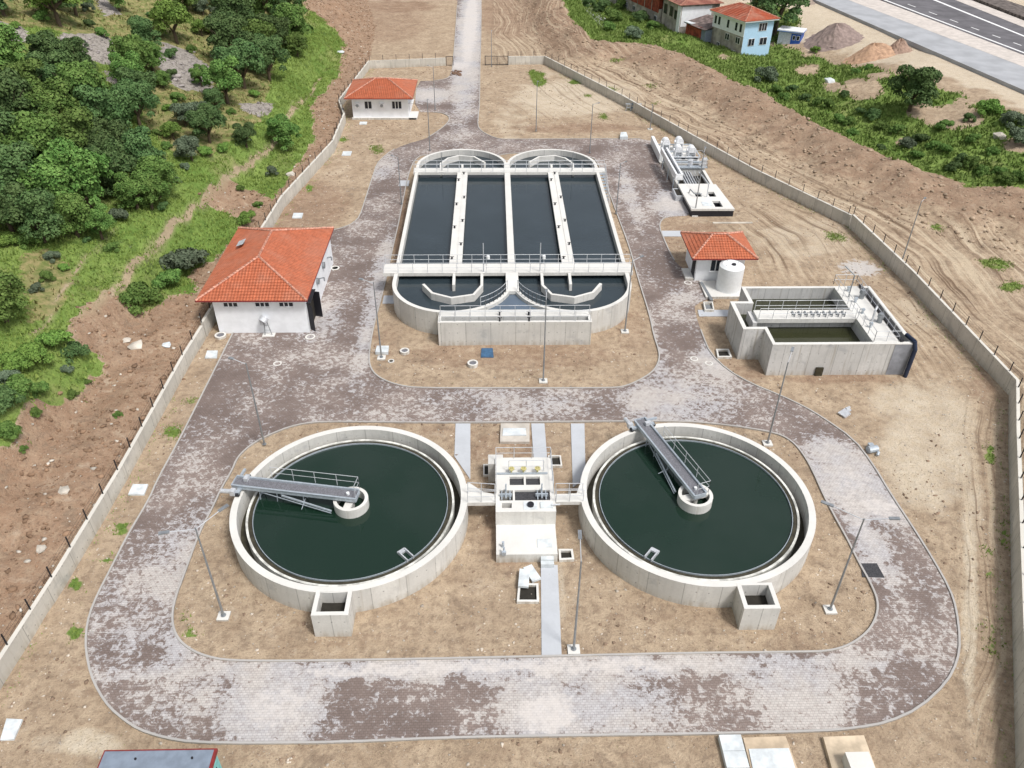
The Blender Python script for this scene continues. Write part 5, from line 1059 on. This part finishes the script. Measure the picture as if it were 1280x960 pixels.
rv = [(967, 17, 30, TR['oak'], 2, 'tree', 'large_tree', 'large dark tree right behind the light blue house', .9), (946, 4, 20, TR['oak'], 3, 'tree', 'large_tree', 'dark tree at the top edge, rising behind the light blue house roof', .9), (1137, 118, 22, TR['oak'], 2, 'tree', 'ravine_tree', 'lone dark tree on the far bank of the ravine', .95), (958, 95, 15, BU['grey'], 0, 'shrub', 'willow_shrub', 'pale grey green weeping shrub in the ravine below the kiosk', .5), (790, 42, 12, BU['grey'], 1, 'shrub', 'willow_shrub', 'pale grey green shrub in the ravine near the old long building', .5), (1236, 136, 14, BU['green'], 0, 'bush', 'bush', 'rounded bright bush on the far bank near the right edge', .5), (1262, 150, 14, BU['grey'], 0, 'bush', 'bush', 'bare grey bush at the right edge above the ravine', .5), (1270, 175, 15, BU['grey'], 1, 'bush', 'bush', 'low grey brushwood pile at the right edge', .4), (1132, 180, 10, BU['grey'], 1, 'bush', 'bush', 'dark dead brushwood in the middle of the ravine', .4), (1018, 62, 6, BU['green'], 0, 'bush', 'bush', 'small bright bush below the gravel heaps', .5)]
for x, y, r, lib, idx, cat, nm, lb, dr_ in rv: plant(x, y, r, lib, idx, nm, lb, cat, None, drop=dr_)
row = [(752, 10, 12), (765, 22, 13), (775, 8, 10), (800, 22, 11), (815, 32, 9), (760, 35, 9), (735, 5, 9), (1048, 150, 9), (1060, 152, 9), (1075, 140, 8), (1035, 130, 9), (1022, 128, 8), (1090, 145, 11), (1100, 158, 9), (1120, 162, 10), (1150, 175, 10), (1165, 182, 9), (1180, 188, 9), (1200, 198, 9), (1212, 205, 11), (1225, 215, 10), (1190, 210, 10), (1250, 215, 9), (1180, 158, 11), (1210, 148, 8), (1145, 195, 9), (1065, 166, 8), (990, 112, 8), (980, 122, 8), (970, 113, 9), (1005, 122, 8), (1255, 225, 11), (1275, 222, 10), (1160, 110, 7), (1070, 90, 6), (1085, 85, 6), (1055, 118, 7), (1215, 175, 9), (1240, 190, 8), (1100, 185, 7)]
rw = rows(row, 1)
for i, (x, y, r) in enumerate(row): plant(x, y, r, BU['mid' if i % 3 else 'dark'], i, 'ravine_bush', f'green bush in the ravine undergrowth, {rw[i][1]} counted from its left end', 'bush', 'bushes lining the ravine', drop=.4)
hs_ = [(62, 42), (75, 62), (100, 55), (112, 30), (128, 42), (150, 60), (205, 12), (215, 68), (240, 62), (262, 40), (268, 70), (262, 118), (222, 122), (210, 135), (228, 178), (246, 158), (208, 182), (256, 190), (232, 208), (275, 150), (290, 140), (318, 118), (272, 18), (190, 20), (52, 22), (20, 32), (110, 10), (215, 95), (196, 165), (280, 185), (222, 225), (205, 258), (60, 345), (80, 335), (45, 360), (110, 300)]
rw = rows(hs_, 6)
for i, (x, y) in enumerate(hs_): plant(x, y, 6+(i*7 % 5), BU[('mid', 'green', 'grey', 'dark')[i % 4]], i, 'hillside_shrub', f'small shrub on the hillside, {rw[i][1]} from the left in the {rw[i][0]} row from above', 'shrub', 'small shrubs scattered over the hillside', drop=.4)
# grass, ground cover and rubble too many to count
def scatter(mask, n, lo=.5):
    ys_, xs_ = np.nonzero(mask > lo); area = np.gradient(ys)[ys_]*np.gradient(xs)[xs_]; p = area/area.sum(); k = rng.choice(len(ys_), n, p=p)
    X = XX[ys_[k], xs_[k]]+rng.normal(size=n)*.3; Y = YY[ys_[k], xs_[k]]+rng.normal(size=n)*.3
    return X, Y, terr(X, Y)
vis = ((PX > -60) & (PX < 1340) & (PY > -60) & (PY < 1020) & (YY < 330)).astype(float)
def tuft_mesh(name, X, Y, Z, size, mat, blades=3, spread=.25, lean=.5):
    n = len(X)*blades; X = np.repeat(X, blades)+rng.normal(size=n)*spread; Y = np.repeat(Y, blades)+rng.normal(size=n)*spread; Z = np.repeat(Z, blades)
    a = rng.random(n)*2*math.pi; s = size*(.5+rng.random(n)); wv = .35*s; tx = rng.normal(size=n)*lean*s; ty = rng.normal(size=n)*lean*s
    V = np.stack([np.stack([X-np.cos(a)*wv, Y-np.sin(a)*wv, Z-.05], 1), np.stack([X+np.cos(a)*wv, Y+np.sin(a)*wv, Z-.05], 1), np.stack([X+tx, Y+ty, Z+s], 1)], 1).reshape(-1, 3)
    me = bpy.data.meshes.new(name); me.vertices.add(3*n); me.vertices.foreach_set('co', V.ravel()); me.loops.add(3*n); me.loops.foreach_set('vertex_index', np.arange(3*n)); me.polygons.add(n)
    me.polygons.foreach_set('loop_start', np.arange(0, 3*n, 3)); me.polygons.foreach_set('loop_total', np.full(n, 3)); me.update(); me.materials.append(mat)
    o = bpy.data.objects.new(name, me); C.objects.link(o); return tag(o, kind='stuff')
inyard = ins & (vis > 0) & ~(inpoly(XX, YY, OUT) & ~inpoly(XX, YY, IA) & ~inpoly(XX, YY, IB)) & (YY < 167)
inyard &= ~((np.hypot(XX-CL[0], YY-CL[1]) < 8.8) | (np.hypot(XX-CRt[0], YY-CRt[1]) < 8.8) | ((XX > -10.8) & (XX < 14.6) & (YY > 64.5) & (YY < 112.8)) | ((XX > -.7) & (XX < 4.6) & (YY > 37) & (YY < 47)) | ((XX > 22.6) & (XX < 38.6) & (YY > 59) & (YY < 70.8)))
gmask = np.where(left, grassm*(1-dry*.75)*(1-rockm)*(1-trail), 0)*vis
X, Y, Z = scatter(gmask, 34000, .3); tuft_mesh('hill_grass', X, Y, Z, .2, M['grassb'])
X, Y, Z = scatter(np.where(left, dry*(1-rockm), 0)*vis, 5000, .3); tuft_mesh('dry_hill_scrub', X, Y, Z, .3, mat_leaf('dry_scrub', (.12, .14, .04), (.2, .19, .07), (.3, .25, .12)))
X, Y, Z = scatter(grassR*vis, 26000, .45); tuft_mesh('ravine_grass', X, Y, Z, .42, mat_leaf('ravine_grass', (.1, .165, .035), (.16, .235, .06), (.24, .26, .1)))
edge = (((dL > -.7) & (dL < -.1)) | ((dR > -.9) & (dR < -.1)))*inyard*(vnoise(XX, YY, 4, 55) > -.05)*1.
X, Y, Z = scatter(edge, 900, .5); tuft_mesh('wall_foot_weeds', X, Y, Z, .11, M['grassb'], spread=.12)
X, Y, Z = scatter(inyard*(vnoise(XX, YY, 6, 56) > .12)*1., 700, .5); tuft_mesh('yard_weeds', X, Y, Z, .08, mat_leaf('yard_weed', (.12, .16, .05), (.18, .2, .08), (.22, .22, .1)), spread=.15)
X, Y, Z = scatter(smallg*vis*(left == 0), 2600, .45); tuft_mesh('weeds', X, Y, Z, .15, M['grassb'], spread=.12)
def stones(name, X, Y, Z, smin, smax, mat):
    n = len(X); base, fc = rock(0, 0, 0, 1., seed=3, flat=.55); base = np.array(base); fc = np.array(fc); s = smin+(smax-smin)*rng.random(n)**3; a = rng.random(n)*6.28
    B_ = base[None]*s[:, None, None]*(1+.35*rng.normal(size=(n, 1, 3)).clip(-1, 1)); cx = B_[..., 0]*np.cos(a)[:, None]-B_[..., 1]*np.sin(a)[:, None]; cy = B_[..., 0]*np.sin(a)[:, None]+B_[..., 1]*np.cos(a)[:, None]
    V = np.stack([cx+X[:, None], cy+Y[:, None], B_[..., 2]+Z[:, None]+s[:, None]*.15], -1).reshape(-1, 3); Fc = (fc[None]+np.arange(n)[:, None, None]*len(base)).reshape(-1)
    m = len(Fc)//3; me = bpy.data.meshes.new(name); me.vertices.add(len(V)); me.vertices.foreach_set('co', V.ravel()); me.loops.add(len(Fc)); me.loops.foreach_set('vertex_index', Fc); me.polygons.add(m)
    me.polygons.foreach_set('loop_start', np.arange(0, 3*m, 3)); me.polygons.foreach_set('loop_total', np.full(m, 3)); me.update(); me.materials.append(mat)
    o = bpy.data.objects.new(name, me); C.objects.link(o); return tag(o, kind='stuff')
def inside_pts(x, y, P): return inpoly(x, y, P)
wts = inyard*(.35+.65*(YY < 75))
X, Y, Z = scatter(wts, 9000, .3); stones('yard_stones', X, Y, Z, .025, .11, mat_plain('pale_stone', (.5, .44, .37), .9, 0, .4, .7))
X, Y, Z = scatter(wts*(vnoise(XX, YY, 5, 41) > .05), 3500, .3); stones('yard_clods', X, Y, Z, .04, .15, mat_plain('earth_clod', (.24, .17, .12), .95, 0, .3, .7))
soilL = left*(1-grassm)*vis
X, Y, Z = scatter(soilL, 8000, .5); stones('slope_clods', X, Y, Z, .05, .26, mat_plain('brown_clod', (.24, .155, .1), .95, 0, .35, .7))
X, Y, Z = scatter(soilL, 900, .5); stones('slope_stones', X, Y, Z, .05, .2, M['stone'])
soilR = right*(grassR < .3)*(e < 3)*(e > -15)*vis
X, Y, Z = scatter(soilR, 3500, .5); stones('bank_clods', X, Y, Z, .08, .35, mat_plain('bank_clod', (.33, .25, .18), .95, 0, .3, .7))
X, Y, Z = scatter(rockm*vis, 220, .5) if (rockm*vis > .5).any() else (np.zeros(1), np.zeros(1), np.zeros(1)); stones('outcrop_stones', X, Y, Z, .08, .5, mat_plain('outcrop_rock', (.32, .29, .28), .95, 0, .4, .5))
# a few single rocks and slabs that can be told apart on the slope
def boulder(px, py, s, lb, mat='stone', flat=.45):
    x, y, z = hit(px, py); v, f = rock(x, y, z+s*.1, s, seed=int(px), flat=flat); m = MB(); m.v = v; m.f = [tuple(q) for q in f]; m.build('boulder', M[mat], label=lb, cat='rock')
boulder(163, 309, .1, 'small pale stone on the path', flat=.3)
boulder(170, 432, .8, 'pale flat rock at the foot of the bare earth cut', 'stone', .25); boulder(158, 425, .5, 'narrow white rock above the flat rock on the bare cut', 'stone', .2); boulder(208, 432, .5, 'white rock beside the wall below the bare cut', 'cover', .3)
boulder(80, 614, .45, 'flat reddish stone on the lower bare slope'); boulder(52, 687, .45, 'pale stone near the bottom left part of the slope')
boulder(425, 66, 1.2, 'white rock pile at the top of the green strip', 'cover', .25); boulder(363, 218, .7, 'grey stones beside the curving wall on the grass')
boulder(1037, 102, 1.3, 'white rock on the far bank of the ravine', 'cover', .6); boulder(1250, 172, 1.2, 'pale rock pile at the right edge of the far bank', 'stone', .6)
# gravel heaps
def heap(px, py, rx, ry, hgt, c, lb, seed):
    x, y, z = hit(px, py); m = MB(); n, k = 40, 12; g = np.random.default_rng(seed); V = []
    for j in range(k+1):
        for i in range(n):
            a = 2*math.pi*i/n; r = j/k; zz = hgt*(.5+.5*math.cos(math.pi*min(1, r)))*(1+.12*math.sin(3*a+seed)); X_ = x+rx*r*math.cos(a)*(1+.03*g.normal()); Y_ = y+ry*r*math.sin(a)*(1+.03*g.normal()); V.append((X_, Y_, float(terr(X_, Y_))-.12+zz+.05*g.normal()))
    m.v = V; m.f = [(j*n+i, (j+1)*n+i, (j+1)*n+(i+1) % n, j*n+(i+1) % n) for j in range(k) for i in range(n)]
    m.build('gravel_heap', mat_plain('heap_gravel_'+str(seed), c, .95, 0, .2, 1.5), label=lb, cat='gravel heap', group='gravel heaps on the lot')
heap(1042, 50, 7, 6, 3.2, (.26, .2, .18), 'largest dark brown gravel heap on the lot behind the kiosk', 1); heap(1090, 70, 6.5, 4, 2.4, (.42, .27, .18), 'orange brown gravel heap right of the dark one', 2)
heap(1122, 63, 3.2, 3, 2.2, (.32, .22, .17), 'small brown gravel heap right of the orange one', 3); heap(998, 3, 5, 4, 2.5, (.3, .24, .2), 'grey brown gravel heap at the top edge near the old road', 4)
# ------------------------------------------------------------------ village across the ravine
def vhouse(name, label, cx, cy, rz, L, D, floors):
    t = thing(name, label, 'house', (cx, cy, 0), None, rz); return t
def rbuild(m, name, mat, t): # mesh given in the thing's own axes
    V = np.array(m.v); a = t.rotation_euler.z; V = np.stack([V[:, 0]*math.cos(a)-V[:, 1]*math.sin(a)+t.location.x, V[:, 0]*math.sin(a)+V[:, 1]*math.cos(a)+t.location.y, V[:, 2]+t.location.z], 1)
    m.v = [tuple(v) for v in V]; return m.build(name, mat, t)
def rwin(t, x, y, z, w_, h_, face='-y', n=2, mat=None, parent=None):
    m = MB(); g = MB()
    if face == '-y': g.box(x, y-.04, z, x+w_, y+.05, z+h_); m.box(x-.08, y-.02, z-.08, x+w_+.08, y+.04, z+h_+.08); [m.box(x+w_*i/n-.04, y-.07, z, x+w_*i/n+.04, y, z+h_) for i in range(1, n)]
    else: g.box(x-.05, y, z, x+.04, y+w_, z+h_); m.box(x-.04, y-.08, z-.08, x+.02, y+w_+.08, z+h_+.08); [m.box(x, y+w_*i/n-.04, z, x+.07, y+w_*i/n+.04, z+h_) for i in range(1, n)]
    a = rbuild(m, 'window', mat or M['frame'], t); V = g
    Vv = np.array(g.v); al = t.rotation_euler.z; g.v = [(p[0]*math.cos(al)-p[1]*math.sin(al)+t.location.x, p[0]*math.sin(al)+p[1]*math.cos(al)+t.location.y, p[2]+t.location.z) for p in g.v]
    a['_o'] = tuple(t.location)
    # the pane shares its window's local frame
    o = g.build('pane', M['glass'], t); o.parent = a
    return a
def vb(t, *a, **k):
    m = MB()
    for bx in a: m.box(*bx)
    return m
def placed(name, label, cat, cx, cy, cz, rz):
    t = thing(name, label, cat, (cx, cy, cz), None, rz); return t
def rp(m, t, name, mat, parent=None, uv=None):
    V = np.array(m.v); a = t.rotation_euler.z
    m.v = [(p[0]*math.cos(a)-p[1]*math.sin(a)+t.location.x, p[0]*math.sin(a)+p[1]*math.cos(a)+t.location.y, p[2]+t.location.z) for p in m.v]
    o = m.build(name, mat, t)
    if parent is not None: o.parent = parent
    return o
t = placed('village_house', 'light blue and white two storey house with orange roof across the ravine', 'house', 54.25, 182.4, -2.2, R(-68.2))
rp(vb(t, (-11.7, .06, -1, -.06, 7.6, 7.55)), t, 'wall', M['blueplaster'])
rp(vb(t, (-11.7, 0, 4.3, 0, .06, 7.55)), t, 'white_upper_wall', M['plaster']); rp(vb(t, (-11.7, 0, -1, 0, .06, 4.3)), t, 'stained_lower_wall', M['oldplaster'])
m = MB(); rmb = MB(); hip(m, [(-12.4, -.8), (.8, -.8), (.8, 8.4), (-12.4, 8.4)], 7.6, [(-8., 3.8), (-3.6, 3.8)], 9.5, rmb, .5)
rf = rp(m, t, 'roof', M['tile_old']); rp(rmb, t, 'ridge_tiles', M['ridge'], rf)
rp(vb(t, (-12.3, -.7, 7.35, .7, 8.3, 7.57)), t, 'eaves', M['plaster'])
for x in (-11.0, -9.6, -6.3, -3.3, -1.7): rwin(t, x, -.02, 5.1, .75, 1.6, '-y', 1)
for x in (-6.3, -2.4): rwin(t, x, -.02, 2.7, 1.4, 1.2, '-y', 2)
rwin(t, -3.2, -.02, .3, 1.2, .7, '-y', 2); rwin(t, -9.0, -.02, .8, 1.0, .7, '-y', 2)
rwin(t, 0, 3.8, 5.3, 2.0, 1.5, '+x', 3); rwin(t, 0, 1.6, 2.4, 1.5, 1.4, '+x', 2); rwin(t, 0, 4.6, 2.4, 1.8, 1.4, '+x', 2); rwin(t, 0, .7, -.2, 1.1, .8, '+x', 2)
t = placed('rusty_shed', 'rust red sheet metal shed on posts against the left side of the light blue house', 'shed', 49.3, 193.6, -2.2, R(-66))
rp(vb(t, (-6.5, -1.5, 1.2, -.6, 3.8, 3.9)), t, 'upper_wall', M['rust']); rp(vb(t, (-6.3, -1.0, -1, -3.5, 3.6, 1.2)), t, 'lower_wall', M['oldplaster'])
rp(vb(t, (-.6, -1.45, 1.0, .9, 3.5, 3.6)), t, 'side_panel', M['slate'])
m = MB(); m.quad((-6.9, -2.0, 3.9), (1.2, -2.0, 3.7), (1.2, 4.6, 4.9), (-6.9, 4.6, 5.1)).quad((-6.9, 4.6, 5.0), (1.2, 4.6, 4.8), (1.2, -2.0, 3.6), (-6.9, -2.0, 3.8)); rp(m, t, 'roof', mat_plain('old_sheet_roof', (.17, .13, .12), .9, 0, .5, 1.))
rp(vb(t, (-6.9, -2.05, 3.95, -4.2, 0, 4.1)), t, 'pale_roof_sheet', M['cover'])
m = MB()
for x in (-2.9, -1.6, .3): m.box(x-.1, -1.4, -1, x+.1, -1.2, 1.2)
rp(m, t, 'post', M['bark'])
t = placed('ruined_house', 'grey and white derelict house with broken plaster behind the rusty shed', 'house', 44.0, 200.7, -2.2, R(-75))
rp(vb(t, (-9.6, .05, -1, 0, 10, 7.2)), t, 'wall', M['oldplaster']); rp(vb(t, (-1.6, -.03, -1, .04, .05, 6.9)), t, 'white_plaster_patch', M['plaster']); rp(vb(t, (-.01, .3, 2.5, .05, 8, 6.8)), t, 'white_plaster_patch', M['plaster'])
m = MB(); rmb = MB(); hip(m, [(-10.2, -.7), (.7, -.7), (.7, 10.6), (-10.2, 10.6)], 7.25, [(-5.5, 5.5), (-4, 5.5)], 9.2, rmb, .5); rf = rp(m, t, 'roof', mat_roof('old_roof', (.3, .12, .09), .6)); rp(rmb, t, 'ridge_tiles', M['ridge'], rf)
for x in (-8.8, -5.6): rwin(t, x, -.02, 4.0, 1.5, 2., '-y', 2, M['bark'])
rwin(t, -3.0, -.02, 3.8, 1.1, 1.8, '-y', 1, M['bark'])
t = placed('long_building', 'long grey building with rust red upper wall at the top edge', 'building', 41.2, 210.4, -2.2, R(-73))
rp(vb(t, (-50, .05, -1, 0, 11, 4.3)), t, 'lower_wall', M['oldplaster']); rp(vb(t, (-50, -.05, 3.4, -1.2, 1.0, 7.2)), t, 'upper_wall', M['rust'])
m = MB(); m.quad((-50.5, -.6, 7.2), (.5, -.6, 7.2), (.5, 6, 8.6), (-50.5, 6, 8.6)).quad((.5, 12, 7.0), (-50.5, 12, 7.0), (-50.5, 6, 8.6), (.5, 6, 8.6)); rp(m, t, 'roof', M['rust'])
for x in (-44, -38, -33, -26, -20, -15.5, -3.2): rwin(t, x, -.0, 1.5, 1.3, 1., '-y', 2)
rp(vb(t, (-9.0, -.02, -.5, -7.6, .1, 2.6)), t, 'door', M['black'])
m = MB()
for i in range(12): m.box(-49+i*4, -.12, 3.3, -48.8+i*4, -.04, 7.2)
rp(m, t, 'wall_post', M['oldplaster'])
kx, ky, kz = hit(986, 55)
t = placed('kiosk', 'small blue and white cabin beside the large tree on the gravel lot', 'cabin', kx, ky, kz, R(-30))
rp(vb(t, (-2.6, 0, -1, 2.2, 3.4, 2.6)), t, 'wall', mat_plain('kiosk_wall', (.55, .58, .62), .6)); rp(vb(t, (.2, -.06, -.6, 2.26, 3.46, 2.2)), t, 'blue_panel', mat_plain('blue_panel', (.03, .1, .4), .5))
rp(vb(t, (-3., -.4, 2.6, 2.6, 3.8, 2.85)), t, 'roof', M['plaster']); rp(vb(t, (-3.02, -.42, 2.5, 2.62, 3.82, 2.62)), t, 'roof_edge', mat_plain('blue_trim', (.05, .15, .5), .5))
for x in (.6, 1.5): rwin(t, x, -.07, 1., .5, .8, '-y', 1)
print('TERR', [round(float(terr(a, b)), 2) for a, b in ((54.25, 182.4), (49.9, 193.2), (60.5, 185.7), (44, 200.7), (kx, ky))])
# ------------------------------------------------------------------ tidy
for o in bpy.data.objects:
    if '_o' in o: del o['_o']
